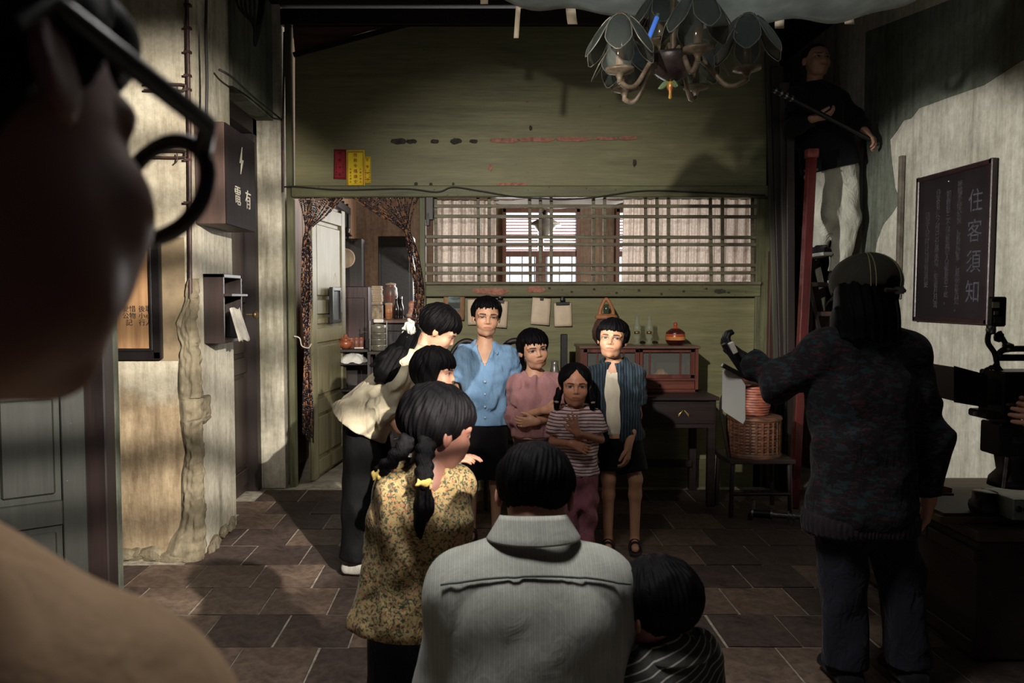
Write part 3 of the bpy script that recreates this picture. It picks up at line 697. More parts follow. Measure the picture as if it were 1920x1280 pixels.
for k in range(26):
    t = k / 25; rs = random.Random(k); dx = rs.uniform(-9, 11); dy = rs.uniform(-.03, .03)
    x0 = 560 + 84 * t; off = Vector((0, dy, 0))
    pts = [B(x0, 370, YC), B(x0 * .5 + (574 + dx * .3) * .5, 402 + 3 * t, YC) + off, B(575 + dx * .35, 434, YC) + off * .6, B(573 + dx, 470, YC) + off, B(572 + dx, 560, YC) + off, B(574 + dx * .4, 650, YC) + off, B(574 + dx, 740, YC) + off, B(574 + dx, 795 + rs.uniform(-5, 32), YC) + off]
    bead_strand([p - o_ for p in bez(pts, 6)], bc, k)
MB().tube([p - o_ for p in bez([B(552, 630, YC - .05), B(562, 634, YC - .06), B(566, 648, YC - .06), B(578, 652, YC - .06), B(584, 644, YC - .05)], 5)], .005, 6).build('tie', mat('white_cord', (206, 198, 184), (180, 172, 160), .8), bc)
bc2 = thing('bead_curtain', 'brown bead curtain swept aside beside the lattice window', 'curtain', B(778, 600, YC)); o_ = bc2.location
for k in range(26):
    t = k / 25; rs = random.Random(100 + k); dx = rs.uniform(-8, 10); off = Vector((0, rs.uniform(-.03, .03), 0)); x0 = 660 + 124 * t
    pts = [B(x0, 370, YC), B(x0 * .5 + (763 + dx * .3) * .5, 404 - 8 * t, YC) + off, B(760 + dx * .4 + 5 * t, 433, YC) + off, B(772 + dx, 470, YC) + off, B(784 + dx, 530, YC) + off, B(784 + dx, 575, YC) + off, B(780 + dx, 588 + rs.uniform(-8, 26), YC) + off]
    bead_strand([p - o_ for p in bez(pts, 6)], bc2, 200 + k)
tag(MB().span(B(553, 364, YC - .01), B(784, 370, YC + .02)).build('curtain_rail', M_DARKWOODX), 'thin dark rail over the doorway holding the bead curtains', 'rail')
# ---- lace curtains behind the lattice
def lace_mat():
    m = bpy.data.materials.new('lace_curtain'); nt, b = nodes(m); v = tex_coord(nt)
    br = nt.nodes.new('ShaderNodeTexWave'); br.wave_type = 'BANDS'; br.bands_direction = 'X'; br.inputs['Scale'].default_value = 26; br.inputs['Distortion'].default_value = 2; nt.links.new(v, br.inputs['Vector'])
    n = noise(nt, v, 60, 3); c = mixc(nt, ramp(nt, n, [(.4, (0, 0, 0)), (.6, (.6, .6, .6))]), ramp(nt, br.outputs['Fac'], [(.2, srgb(206, 190, 178)), (.7, srgb(236, 228, 218))]), srgb(196, 176, 164))
    nt.links.new(c, b.inputs['Base Color']); b.inputs['Roughness'].default_value = .9
    tr = nt.nodes.new('ShaderNodeBsdfTranslucent'); nt.links.new(c, tr.inputs[0]); mx = nt.nodes.new('ShaderNodeMixShader'); mx.inputs[0].default_value = .55
    out = nt.nodes['Material Output']; nt.links.new(b.outputs[0], mx.inputs[1]); nt.links.new(tr.outputs[0], mx.inputs[2]); nt.links.new(mx.outputs[0], out.inputs[0]); return m
M_LACE = lace_mat()
def translucent(name, c1, c2, fac):
    m = mat(name, c1, c2, .5, 7, bmp=.5); nt = m.node_tree; b = nt.nodes['Principled BSDF']; src = b.inputs['Base Color'].links[0].from_socket
    tr = nt.nodes.new('ShaderNodeBsdfTranslucent'); nt.links.new(src, tr.inputs[0]); mx = nt.nodes.new('ShaderNodeMixShader'); mx.inputs[0].default_value = fac
    nt.links.new(b.outputs[0], mx.inputs[1]); nt.links.new(tr.outputs[0], mx.inputs[2]); nt.links.new(mx.outputs[0], nt.nodes['Material Output'].inputs[0]); return m
def lace(px0, px1, y0, y1, label, seed, nf):
    a, b = P(px0, y0, YB + .16), P(px1, y1, YB + .16); W, H = b.x - a.x, a.z - b.z; rs = random.Random(seed); ph = rs.random() * 6
    def fn(u, v): return (u * W, .022 * math.sin(u * nf * 6.28 + ph + .6 * math.sin(v * 2)) + .01 * math.sin(u * nf * 14 + 2 * v), -v * H - .012 * math.sin(u * 9 + ph) * v)
    t = thing('lace_curtain', label, 'curtain', a)
    MB().sheet(fn, int(nf * 14), 10).build('cloth', M_LACE, t)
    MB().tube([(-.02, 0, .005), (W + .02, 0, .0)], .004, 6).build('curtain_wire', M_STEEL, t)
lace(812, 930, 376, 548, 'white lace half curtain behind lattice nearest the doorway', 1, 6)
lace(1168, 1430, 374, 548, 'white patterned lace curtain behind right half of lattice', 2, 12)
a = P(928, 374, YB + .2); b = P(1200, 374, YB + .2)
tag(MB().sheet(lambda u, v: (a.x + (b.x - a.x) * u, a.y + .03 * v + .5 * v, a.z - .045 * math.sin(u * 3.1) * v - .01 * math.sin(u * 17) + .04 * v), 24, 5).build('white_sheet', mat('white_cotton', (226, 224, 218), (206, 204, 198), .9, 12)), 'white sheet slung across the top of lattice window', 'cloth')
# ---- pendant lamp in the back room
pl = P(1022, 418, 8.2)
t = thing('pendant_lamp', 'white enamel pendant lamp hanging before the bright window', 'lamp', (pl.x, pl.y, pl.z))
MB().lathe([(.02, .07), (.05, .05), (.13, .01), (.165, -.015), (.165, -.02), (.12, -.03), (.06, -.10), (.015, -.15), (0, -.155)], (0, 0, 0), 24).build('lamp_shade', mat('grey_enamel', (150, 146, 140), (126, 122, 116), .4, 8), t)
MB().tube([(0, 0, .06), (0, 0, 3.5 - pl.z)], .006, 6).build('cord', M_BLACK, t)
MB().lathe([(.012, .13), (.03, .11), (.03, .06), (.02, .05)], (0, 0, 0), 12).build('lamp_cap', M_DARKWOOD, t)
# ---- back room furniture seen through the doorway
sb = thing('sideboard', 'dark wooden sideboard with pale edged top in the back room', 'sideboard', (-.62, 7.05, 0))
MB().box((0, 0, .60), (.48, .50, 1.16)).build('body', M_DARKWOOD, sb, .006); MB().box((0, -.01, 1.20), (.54, .56, .03)).build('top', wood('worn_top', (120, 88, 72), (74, 50, 42), 'x', .4), sb, .005)
for sx in (-1, 1): MB().box((sx * .115, -.255, .62), (.21, .02, 1.0)).build('door', M_DARKWOOD, sb, .006)
kb = thing('tall_cabinet', 'tall dark red-brown cabinet standing at the doorway wall', 'cabinet', (-1.22, 7.4, 0))
MB().box((0, 0, .75), (.46, .5, 1.5)).build('body', wood('wine_wood', (66, 34, 34), (36, 20, 22), 'z', .4), kb, .006); MB().box((0, -.255, 1.0), (.40, .02, .8)).build('door', wood('wine_wood', (66, 34, 34), (36, 20, 22), 'z', .4), kb, .004)
mb = MB().box((0, .05, 1.72), (.30, .2, .44)); mb.lathe([(.0, .06), (.03, .04), (.02, 0), (.05, -.03)], (0, .05, 2.0), 10); mb.build('pediment', M_DARKWOOD, kb, .004)
MB().lathe([(.0, 0), (.09, .0), (.09, .012), (.078, .014), (.078, .008), (0, .008)], (0, -.06, 1.76), 20, (0, -1, 0)).build('clock_face', M_PAPER, kb)
mr = thing('mirror', 'black-framed carved mirror leaning from the back room wall', 'mirror', (-1.475, 8.6, 1.50), 0)
for c, d, nm in (((0, -.45, .42), (.05, .07, .9), 'frame'), ((0, .45, .42), (.05, .07, .9), 'frame'), ((0, 0, .87), (.06, .98, .08), 'frame'), ((0, 0, -.01), (.05, .9, .07), 'frame')): MB().box(c, d).build(nm, M_BLACK, mr, .006)
MB().box((-.01, 0, .43), (.01, .86, .82)).build('glass', mat('mirror_glass', (190, 190, 186), (160, 160, 156), .12, 4, metal=.9, bmp=.02), mr)
for k in range(4): MB().lathe([(0, .04), (.02, .03), (.012, .01), (.03, 0)], (0, -.4 + k * .27, .91), 10).build('finial', M_BLACK, mr)
dc = thing('dark_screen', 'black upright cupboard door standing beside the back window', 'cupboard', (P(745, 600, 8.0).x, 8.0, 0))
MB().box((0, 0, 1.0), (.34, .3, 2.0)).build('body', M_BLACK, dc, .006); MB().box((0, -.155, 1.1), (.28, .02, 1.6)).build('door', M_BLACK, dc, .004)
# small things on the sideboard
ZS = 1.216
def sbx(px, Y): return P(px, 590, Y).x
st = thing('paper_stack', 'leaning stack of cream paper packets on the sideboard', 'papers', (sbx(708, 6.95), 6.95, ZS))
for k in range(13): MB().box((random.uniform(-.004, .004), 0, .13 + k * .0125), (.082, .12, .010)).build('packet', M_PAPER, st, .002)
MB().box((0, 0, .06), (.085, .12, .12)).build('box', mat('printed_card', (186, 168, 140), (110, 92, 76), .7, 24), st, .003)
tn = thing('tin_can', 'cream and orange printed tin beside the paper packets', 'tin', (sbx(729, 6.95), 6.95, ZS))
MB().lathe([(0, 0), (.03, 0), (.03, .13), (0, .13)], (0, 0, 0), 18).build('body', mat('tin_print', (222, 176, 130), (190, 110, 70), .4, 6, (1, 1, 5)), tn); MB().lathe([(.032, .12), (.032, .138), (0, .14)], (0, 0, 0), 18).build('lid', M_PAPER, tn)
for k, (px, Y, lb) in enumerate(((743, 7.0, 'dark glass bottle standing next to the printed tin'), (752, 7.05, 'tall dark bottle, second from the printed tin'))):
    bt = thing('bottle', lb, 'bottle', (sbx(px, Y), Y, ZS)); MB().lathe([(0, 0), (.022, 0), (.024, .01), (.024, .10), (.010, .14), (.010, .18), (0, .18)], (0, 0, 0), 14).build('body', mat('dark_glass', (44, 34, 34), (26, 20, 22), .12), bt); MB().lathe([(.012, .175), (.012, .195), (0, .197)], (0, 0, 0), 10).build('cap', M_STEEL, bt)
vs1 = thing('painted_vase', 'painted jar with red flowers on teal, on sideboard rear', 'vase', (sbx(733, 7.2), 7.2, ZS)); MB().lathe([(0, 0), (.04, 0), (.05, .1), (.062, .20), (.055, .27), (.04, .29), (.045, .30), (0, .30)], (0, 0, 0), 18).build('body', mat('flower_print', (96, 122, 112), (150, 60, 50), .3, 14), vs1); MB().lathe([(.047, .298), (.047, .31), (0, .32)], (0, 0, 0), 16).build('rim', M_PAPER, vs1)
vs2 = thing('red_figurine', 'glossy red and white figurine at sideboard right end', 'figurine', (sbx(772, 6.95), 6.95, ZS)); MB().lathe([(0, 0), (.035, 0), (.045, .03), (.03, .07), (.022, .10), (.03, .125), (.022, .15), (0, .16)], (0, 0, 0), 16).build('body', mat('red_glaze', (178, 60, 48), (226, 170, 150), .2, 12), vs2); MB().lathe([(.046, .02), (.048, .03), (.044, .045)], (0, 0, 0), 16).build('band', M_PAPER, vs2)
# shelf with pots, left of sideboard
sh = thing('low_shelf', 'dark open shelf rack holding pots behind the olive door', 'shelf', (-1.12, 6.98, 0))
for z in (.62, .845): MB().box((0, -.12, z), (.42, .34, .02)).build('board', M_DARKWOODX, sh, .003)
for sx in (-1, 1): MB().box((sx * .2, -.12, .52), (.02, .34, 1.04)).build('side', M_DARKWOOD, sh, .003)
MB().box((0, .05, .52), (.40, .012, 1.04)).build('back_board', M_DARKWOODX, sh)
pt = thing('clay_jar', 'round brown clay jar with lid on the upper shelf', 'jar', (P(648, 640, 6.75).x, 6.75, .97)); 
MB().lathe([(0, 0), (.03, 0), (.058, .03), (.062, .05), (.045, .075), (.03, .082), (0, .082)], (0, 0, 0), 20).build('body', mat('brown_glaze', (150, 84, 56), (104, 54, 36), .3, 10), pt); MB().lathe([(.05, .075), (.05, .08), (.02, .095), (.012, .105), (.014, .118), (0, .125)], (0, 0, 0), 18).build('lid', mat('brown_glaze', (150, 84, 56)), pt)
MB().box((-1.12, 6.83, .955), (.38, .26, .02)).build('ledge', M_DARKWOODX, None); l_ = bpy.data.objects['ledge']; l_.name = 'board'; l_.parent = sh; l_.location = Vector((0, 0, 0)) - Vector((-1.12, 6.98, 0))
for k in range(3):
    cu = thing('clay_cup', ('plain clay cup nearest the round lidded jar', 'middle one of three plain clay cups on shelf', 'plain clay cup farthest from the round jar')[k], 'cup', (P(659 + k * 8, 630, 6.85).x, 6.85 + .03 * k, .966), group='clay cups on the back shelf'); MB().lathe([(0, 0), (.024, 0), (.028, .09), (.025, .09), (.022, .006), (0, .006)], (0, 0, 0), 14).build('body', mat('cup_clay', (128, 82, 66), (96, 60, 48), .5, 10), cu); MB().lathe([(.029, .085), (.030, .092), (.024, .092)], (0, 0, 0), 14).build('rim', mat('brown_glaze', (150, 84, 56)), cu)
wb = thing('white_bundle', 'crumpled white cloth bundle on the lower shelf', 'cloth', (P(662, 672, 6.75).x, 6.75, .855))
def bun(u, v): a_ = u * 6.283; r = .085 * math.sin(v * 3.14 * .5) * (1 + .16 * math.sin(5 * a_) + .1 * math.sin(9 * a_ + 4 * v)); return (r * math.cos(a_) * 1.3, r * math.sin(a_), .07 * math.cos(v * 1.57) + .008 * math.sin(7 * a_ + 6 * v))
MB().sheet(bun, 30, 10).build('cloth', mat('white_cotton', (226, 224, 218)), wb)
wbx = thing('white_box', 'white printed carton standing behind the cloth bundle', 'box', (P(668, 660, 6.85).x, 6.88, .855)); MB().box((0, 0, .06), (.12, .05, .12)).build('body', M_WPAPER, wbx, .002); MB().box((0, -.026, .05), (.08, .002, .03)).build('printed_band', mat('green_print', (120, 150, 132)), wbx)
tf = thing('tiffin_carrier', 'stacked steel tiffin carrier with clip handle before sideboard', 'tiffin', (P(710, 650, 6.6).x, 6.6, .965))
for k in range(4): MB().lathe([(0, 0), (.058, 0), (.064, .006), (.064, .038), (.066, .04), (.066, .046), (.060, .048), (0, .048)], (0, 0, k * .049), 22).build('tier', mat('dull_steel', (176, 172, 160), (120, 116, 106), .35, 10, metal=.7), tf)
MB().lathe([(.066, 0), (.066, .008), (.04, .02), (0, .024)], (0, 0, .196), 22).build('lid', mat('dull_steel', (176, 172, 160)), tf); MB().box((0, 0, .245), (.08, .03, .03)).build('handle', M_WPAPER, tf, .006)
for sx in (-1, 1): MB().box((sx * .069, 0, .12), (.006, .02, .25)).build('side_strap', M_STEEL, tf)
stl = thing('stool_stand', 'dark square stand carrying the tiffin carrier', 'stand', (P(710, 650, 6.6).x, 6.6, 0))
MB().box((0, 0, .95), (.17, .17, .026)).build('top', M_DARKWOODX, stl, .003)
for sx in (-1, 1):
    for sy in (-1, 1): MB().box((sx * .07, sy * .07, .47), (.025, .025, .935)).build('leg', M_DARKWOOD, stl)
# ---- clipboards and calendars on the green lower panel
def sheet_hung(px0, py0, px1, py1, label, clip, tilt=0., board=None, pic=False, nm='paper_pad'):
    a, b = P(px0, py0, YB), P(px1, py1, YB); W, H = b.x - a.x, a.z - b.z
    t = thing(nm, label, 'notepad', ((a.x + b.x) / 2, YB - .004, a.z)); t.rotation_euler = (0, tilt, 0)
    MB().box((0, -.004, -H / 2), (W, .008, H)).build('board', board or mat('board_brown', (120, 92, 66), (90, 66, 48), .7), t, .001)
    MB().sheet(lambda u, v: ((u - .5) * W * .97, -.0095 - .014 * v * v * (.4 + .6 * u), -.004 - v * (H - .006)), 5, 8, (0, .002, 0)).build('sheet', M_PAPER if not pic else mat('brown_card', (156, 118, 84), (122, 90, 64), .8, 8), t)
    if clip:
        MB().box((0, -.016, -.008), (clip * W, .014, .022)).build('clip', M_BLACKP, t, .002); MB().lathe([(0, 0), (.016, 0), (.02, .02), (.012, .045), (0, .05)], (0, -.012, 0), 10, sy=.4).build('clip_handle', M_BLACKP, t)
    if pic: MB().box((.0, -.016, -H * .38), (W * .55, .003, H * .5)).build('picture', mat('landscape_print', (120, 140, 150), (38, 46, 38), .6, 9, (1, 1, 3)), t); MB().box((.0, -.017, -H * .46), (W * .55, .003, H * .2)).build('picture', mat('landscape_dark', (44, 56, 40), (26, 34, 26), .6, 12), t)
sheet_hung(832, 549, 872, 600, 'brown clipboard with small landscape picture and black clip', .55, .02, pic=True)
sheet_hung(876, 560, 912, 609, 'white pad on green wall half hidden by the tall boy', 0, -.02)
sheet_hung(922, 563, 953, 614, 'white pad with black clip right of the tall boy', .5, .06)
sheet_hung(998, 558, 1033, 609, 'cream paper pad with tiny clip on the green wall', .18, .07)
sheet_hung(1038, 567, 1071, 612, 'cream pad under wide black clip, rightmost of the pads', .75, -.03)
# ---- cabinet on the desk
cb_ = thing('display_cabinet', 'low reddish wooden cabinet with glazed sliding doors on the desk', 'cabinet', (P(1193, 738, 5.62).x, 5.66, .745))
W = P(1303, 700, 5.55).x - P(1083, 700, 5.55).x; Hc = .305; D = .28
M_CW = wood('cabinet_wood', (116, 66, 54), (70, 38, 34), 'x', .4); M_CWZ = wood('cabinet_wood_upright', (116, 66, 54), (70, 38, 34), 'z', .4)
MB().box((0, 0, Hc + .008), (W + .02, D + .03, .018)).build('top', wood('cabinet_top', (120, 92, 80), (80, 56, 50), 'x', .4), cb_, .003)
MB().box((0, 0, .01), (W, D, .02)).build('bottom_panel', M_CW, cb_); MB().box((0, D / 2 - .006, Hc / 2), (W - .04, .012, Hc - .03)).build('back_panel', M_DARKWOODX, cb_)
for sx in (-1, 1): MB().box((sx * (W / 2 - .01), 0, Hc / 2), (.02, D, Hc - .004)).build('side_panel', M_CWZ, cb_)
MB().box((0, -.002, .088), (W - .04, D - .02, .014)).build('shelf', M_CW, cb_)
dw = MB().box((W * .17, -D / 2 + .006, .05), (W * .6, .022, .056)).build('drawer', M_CW, cb_, .003); MB().lathe([(0, .018), (.009, .014), (.005, 0)], (W * .17, -D / 2 - .004, .05), 10, (0, -1, 0)).build('knob', M_BLACK, dw)
for k, (x0, x1) in enumerate(((-W / 2 + .02, .0), (.0, W / 2 - .02))):
    d_ = MB(); z0, z1 = .096, Hc - .004; y = -D / 2 + .01 + .02 * k
    for x in (x0 + .014, x1 - .014): d_.box((x, y, (z0 + z1) / 2), (.03, .02, z1 - z0))
    for z in (z0 + .012, z1 - .012): d_.box(((x0 + x1) / 2, y, z), (x1 - x0, .02, .026))
    dd_ = d_.build('sliding_door', M_CWZ, cb_, .002)
    for j in range(3 if k == 0 else 2): xq = x0 + (x1 - x0) * ((.25, .5, .72) if k == 0 else (.2, .75))[j]; MB().box((xq, y + .006, (z0 + z1) / 2), (.010, .010, z1 - z0 - .04)).build('muntin', M_CWZ, dd_)
    MB().box(((x0 + x1) / 2, y + .012, (z0 + z1) / 2), (x1 - x0 - .04, .003, z1 - z0 - .04)).build('pane', glass('cabinet_glass', (190, 190, 184), .1, .12), dd_)
lf = thing('bread_loaf', 'folded straw-coloured parcel lying inside the glazed cabinet', 'parcel', cb_.location + Vector((W * .24, .0, .096)))
MB().sheet(lambda u, v: ((u - .5) * .14, (v - .5) * .14, .055 * math.sin(min(1, u * 1.25) * 3.14) * math.sin(v * 3.14) ** .5 + .004 * math.sin(u * 30)), 20, 10).build('wrapping', mat('straw', (168, 128, 86), (116, 84, 54), .8, 30, (1, 6, 1)), lf)
# ---- things standing on the cabinet
ZT = cb_.location.z + Hc + .017
def oil_lamp(px, label):
    x = P(px, 650, 5.64).x; t = thing('oil_lamp', label, 'lamp', (x, 5.64, ZT), group='glass oil lamps on the cabinet')
    gm = glass('clear_glass', (150, 158, 140), .05, .22)
    MB().lathe([(0, 0), (.032, 0), (.033, .006), (.014, .02), (.012, .035), (.028, .045), (.030, .06), (.018, .075), (.012, .08), (0, .082)], (0, 0, 0), 18).build('oil_font', gm, t)
    MB().lathe([(.018, .078), (.02, .086), (.02, .094), (.014, .098)], (0, 0, 0), 16).build('burner', mat('brass', (150, 130, 90)), t)
    MB().lathe([(.018, .094), (.027, .112), (.025, .13), (.015, .155), (.014, .205), (.0125, .205), (.0135, .155), (.023, .13), (.024, .112)], (0, 0, 0), 18).build('chimney', gm, t)
oil_lamp(1194, 'clear glass oil lamp nearer the boy in dark shirt'); oil_lamp(1217, 'clear glass oil lamp nearer the lacquered lidded jar')
t = thing('lacquer_jar', 'striped orange and dark lidded jar standing on the cabinet', 'jar', (P(1266, 650, 5.64).x, 5.64, ZT))
M_J1 = mat('orange_lacquer', (178, 84, 44), (140, 56, 32), .25, 8, (1, 1, 6)); M_J2 = mat('wine_lacquer', (72, 26, 26), (44, 16, 18), .25, 8, (1, 1, 6)); M_J3 = mat('ochre_lacquer', (206, 138, 76), (170, 104, 54), .25, 8)
MB().lathe([(0, 0), (.046, 0), (.062, .02), (.068, .036)], (0, 0, 0), 26).build('base', M_J2, t); MB().lathe([(.068, .036), (.070, .05), (.069, .06)], (0, 0, 0), 26).build('band', M_J3, t); MB().lathe([(.069, .06), (.066, .078), (.063, .082)], (0, 0, 0), 26).build('shoulder', M_J1, t)
li = MB().lathe([(.066, .080), (.066, .088), (.050, .104), (.028, .116)], (0, 0, 0), 26).build('lid', M_J2, t); MB().lathe([(.028, .116), (.014, .122), (.010, .132), (.016, .142), (.012, .156), (0, .162)], (0, 0, 0), 16).build('finial', M_J1, li)
# leather-handled gourd flask
t = thing('gourd_flask', 'dark round flask with tan leather strap behind the boy', 'flask', (P(1136, 650, 5.64).x, 5.64, ZT))
MB().lathe([(0, 0), (.06, 0), (.095, .05), (.10, .10), (.08, .16), (.05, .20), (.035, .22), (0, .225)], (0, 0, 0), 24, sy=.6).build('body', mat('brown_gourd', (96, 70, 62), (54, 38, 38), .3, 6), t)
MB().tube(bez([(-.045, 0, .20), (-.04, 0, .25), (-.018, 0, .305), (.0, 0, .322), (.018, 0, .305), (.045, 0, .25), (.05, 0, .20)], 6), .013, 8).build('handle', mat('tan_leather', (178, 118, 78), (138, 86, 56), .55, 14), t)
MB().lathe([(.075, .185), (.082, .195), (.075, .21), (.04, .22)], (0, 0, 0), 18, sy=.65).build('leather_collar', mat('tan_leather', (178, 118, 78)), t); MB().lathe([(0, .29), (.016, .285), (.022, .25), (.016, .22)], (0, 0, 0), 12).build('stopper', mat('green_glass', (70, 84, 66), (50, 60, 48), .2), t)
# ---- desk
dk = thing('desk', 'dark wooden desk with a drawer and brass butterfly pull', 'desk', (P(1205, 745, 5.5).x, 5.55, 0))
W = P(1336, 745, 5.3).x - P(1075, 745, 5.3).x; M_DK = wood('desk_wood', (50, 38, 36), (26, 20, 20), 'x', .45)
MB().box((0, .0, .732), (W, .56, .024)).build('top', M_DK, dk, .004); MB().box((0, .0, .625), (W - .06, .50, .19)).build('apron', M_DK, dk, .003)
for sx in (-1, 1):
    for sy in (-1, 1): MB().box((sx * (W / 2 - .04), sy * .23, .36), (.05, .05, .72)).build('leg', M_DK, dk, .004)
MB().box((0, .2, .2), (W - .1, .03, .05)).build('stretcher', M_DK, dk, .003)
dq = MB().box((.23, -.252, .63), (.42, .012, .14)).build('drawer', M_DK, dk, .004)
for sx in (-1, 1): MB().sheet(lambda u, v: (.23 + sx * (.004 + .032 * u), -.262 - .004 * math.sin(u * 3), .655 - .028 * u - .016 * v * (.4 + u)), 6, 3, (0, .003, 0)).build('butterfly_pull', mat('bright_brass', (214, 186, 130), (170, 140, 90), .3, 20, metal=.7), dq)
# ---- woven thermos cover and chair back, seen between the boys
t = thing('wicker_flask', 'woven wicker flask cover between pink boy and girl', 'flask', (P(1040, 700, 5.3).x, 5.3, .62))
mb = MB()
for k in range(17): mb.lathe([(.042 + .004 * (k % 2), k * .016), (.050 + .003 * (k % 2), k * .016 + .008), (.042 + .004 * (k % 2), k * .016 + .016)], (0, 0, 0), 18)
mb.build('woven_body', mat('wicker', (148, 100, 66), (84, 54, 38), .6, 30, (1, 1, 6)), t); MB().lathe([(.046, .27), (.03, .30), (.022, .34), (.026, .36), (0, .365)], (0, 0, 0), 14).build('stopper', mat('silver_cap', (150, 146, 140), (60, 54, 52), .3, metal=.6), t)
st2 = thing('plant_stand', 'slim dark stand behind the boys carrying a wicker flask', 'stand', (P(1040, 700, 5.3).x, 5.3, 0)); MB().box((0, 0, .605), (.2, .2, .028)).build('top', M_DARKWOODX, st2, .003)
for sx in (-1, 1):
    for sy in (-1, 1): MB().box((sx * .08, sy * .08, .295), (.028, .028, .59)).build('leg', M_DARKWOOD, st2)
def stick_chair(x, y, label, hgt):
    t = thing('wooden_chair', label, 'chair', (x, y, 0)); t.scale = (.7, .7, 1)
    MB().box((0, 0, .44), (.42, .40, .03)).build('seat', M_DARKWOODX, t, .006)
    for sx in (-1, 1):
        MB().bar((sx * .18, -.17, 0), (sx * .18, -.17, .425), .035).build('leg', M_DARKWOOD, t, .003); MB().bar((sx * .18, .17, 0), (sx * .18, .17, .425), .035).build('leg', M_DARKWOOD, t, .003)
    MB().tube(bez([(-.17, .18, .455), (-.17, .22, hgt - .18), (-.12, .23, hgt - .05), (0, .235, hgt), (.12, .23, hgt - .05), (.17, .22, hgt - .18), (.17, .18, .455)], 8), .022, 8).build('back_hoop', M_DARKWOOD, t)
    MB().sheet(lambda u, v: ((u - .5) * .24 * (1 - .25 * v), .21 + .02 * v, .60 + (hgt - .70) * v), 5, 5, (0, .012, 0)).build('back_splat', M_DARKWOOD, t)
    MB().bar((-.17, 0, .2), (.17, 0, .2), .02).build('stretcher', M_DARKWOOD, t)
stick_chair(P(875, 640, 5.35).x, 5.35, 'round-backed dark chair behind the tall boy in blue', 1.10)
stick_chair(P(968, 640, 5.42).x, 5.42, 'round-backed dark chair between tall boy and pink boy', 1.10)
pb = P(1057, 700, 5.45); tag(MB().bar((pb.x, 5.45, 0), (pb.x, 5.45, P(1057, 626, 5.45).z), .045).build('dark_post', M_BLACK, None, .004), 'square dark upright post behind the girl in stripes', 'post')
# ---- bamboo chair and basket to the right of desk
sx0 = P(1412, 860, 5.2).x
t = thing('bamboo_stool', 'dark bamboo armchair frame holding the basket beside desk', 'chair', (sx0, 5.2, 0))
MB().box((0, 0, .36), (.42, .36, .028)).build('seat', M_DARKWOODX, t, .004)
for s1 in (-1, 1):
    for s2 in (-1, 1): MB().tube([(s1 * .19, s2 * .16, 0), (s1 * .18, s2 * .15, .35)], .016, 8).build('leg', M_DARKWOOD, t)
MB().tube([(-.19, -.16, .15), (.19, -.16, .15)], .012, 8).build('stretcher', M_DARKWOOD, t); MB().tube(bez([(-.19, -.1, .37), (-.26, -.14, .7), (-.22, -.15, .82), (-.12, -.15, .86), (-.02, -.12, .85)], 8), .010, 8).build('arm', M_DARKWOOD, t)
t = thing('bamboo_basket', 'tall woven bamboo basket with lid standing on armchair', 'basket', (sx0, 5.2, .375))
M_BK = mat('dark_bamboo', (112, 72, 50), (58, 38, 30), .5, 20, (1, 1, 4)); mb = MB()
for k in range(12): mb.lathe([(.155 + .004 * (k % 2), k * .02), (.165 + .003 * (k % 2), k * .02 + .01), (.155 + .004 * (k % 2), k * .02 + .02)], (0, 0, 0), 28)
mb.build('lower_tier', M_BK, t); mb = MB()
for k in range(28): a_ = 2 * math.pi * k / 28; mb.bar((.166 * math.cos(a_), .166 * math.sin(a_), 0), (.166 * math.cos(a_), .166 * math.sin(a_), .24), .012, .006)
mb.build('upright_canes', M_BK, t); MB().lathe([(.172, .235), (.178, .245), (.172, .258), (.15, .262), (0, .262)], (0, 0, 0), 28).build('rim', M_BK, t); MB().lathe([(.172, -.005), (.176, .01), (.172, .025)], (0, 0, 0), 28).build('foot_ring', M_BK, t)
jar = thing('wicker_jar', 'reddish woven jar standing on top of the bamboo basket', 'jar', (sx0, 5.2, .64)); mb = MB()
for k in range(14): r = .085 + .02 * math.sin(k / 13 * 3.0); mb.lathe([(r, k * .017), (r + .006, k * .017 + .0085), (r, k * .017 + .017)], (0, 0, 0), 22)
mb.build('woven_body', mat('red_wicker', (150, 82, 60), (86, 44, 36), .5, 24, (1, 1, 4)), jar); MB().lathe([(.09, .235), (.094, .246), (.05, .262), (0, .268)], (0, 0, 0), 22).build('lid', M_BK, jar)
# ---- silver monopod on the floor
p0, p1 = G(1406, 974), G(1520, 984); p0.z = p1.z = .045
t = thing('light_stand', 'silver and black folded stand lying on the floor tiles', 'stand', p0); d = p1 - p0
MB().tube([(0, 0, 0), tuple(d * .35)], .026, 12).build('upper_tube', M_BLACKP, t); MB().tube([tuple(d * .3), tuple(d * 1.0)], .018, 12).build('middle_tube', M_STEEL, t)
for f_ in (.02, .34, .62, .70, .95): MB().tube([tuple(d * f_), tuple(d * (f_ + .035))], .031, 12).build('clamp', M_STEEL, t)
MB().tube([(.02, 0, .02), (.02, 0, .085)], .012, 8).build('spigot', M_STEEL, t); MB().tube([(.0, 0.0, .0), (.0, 0, -.044)], .014, 8).build('knob', M_BLACKP, t)
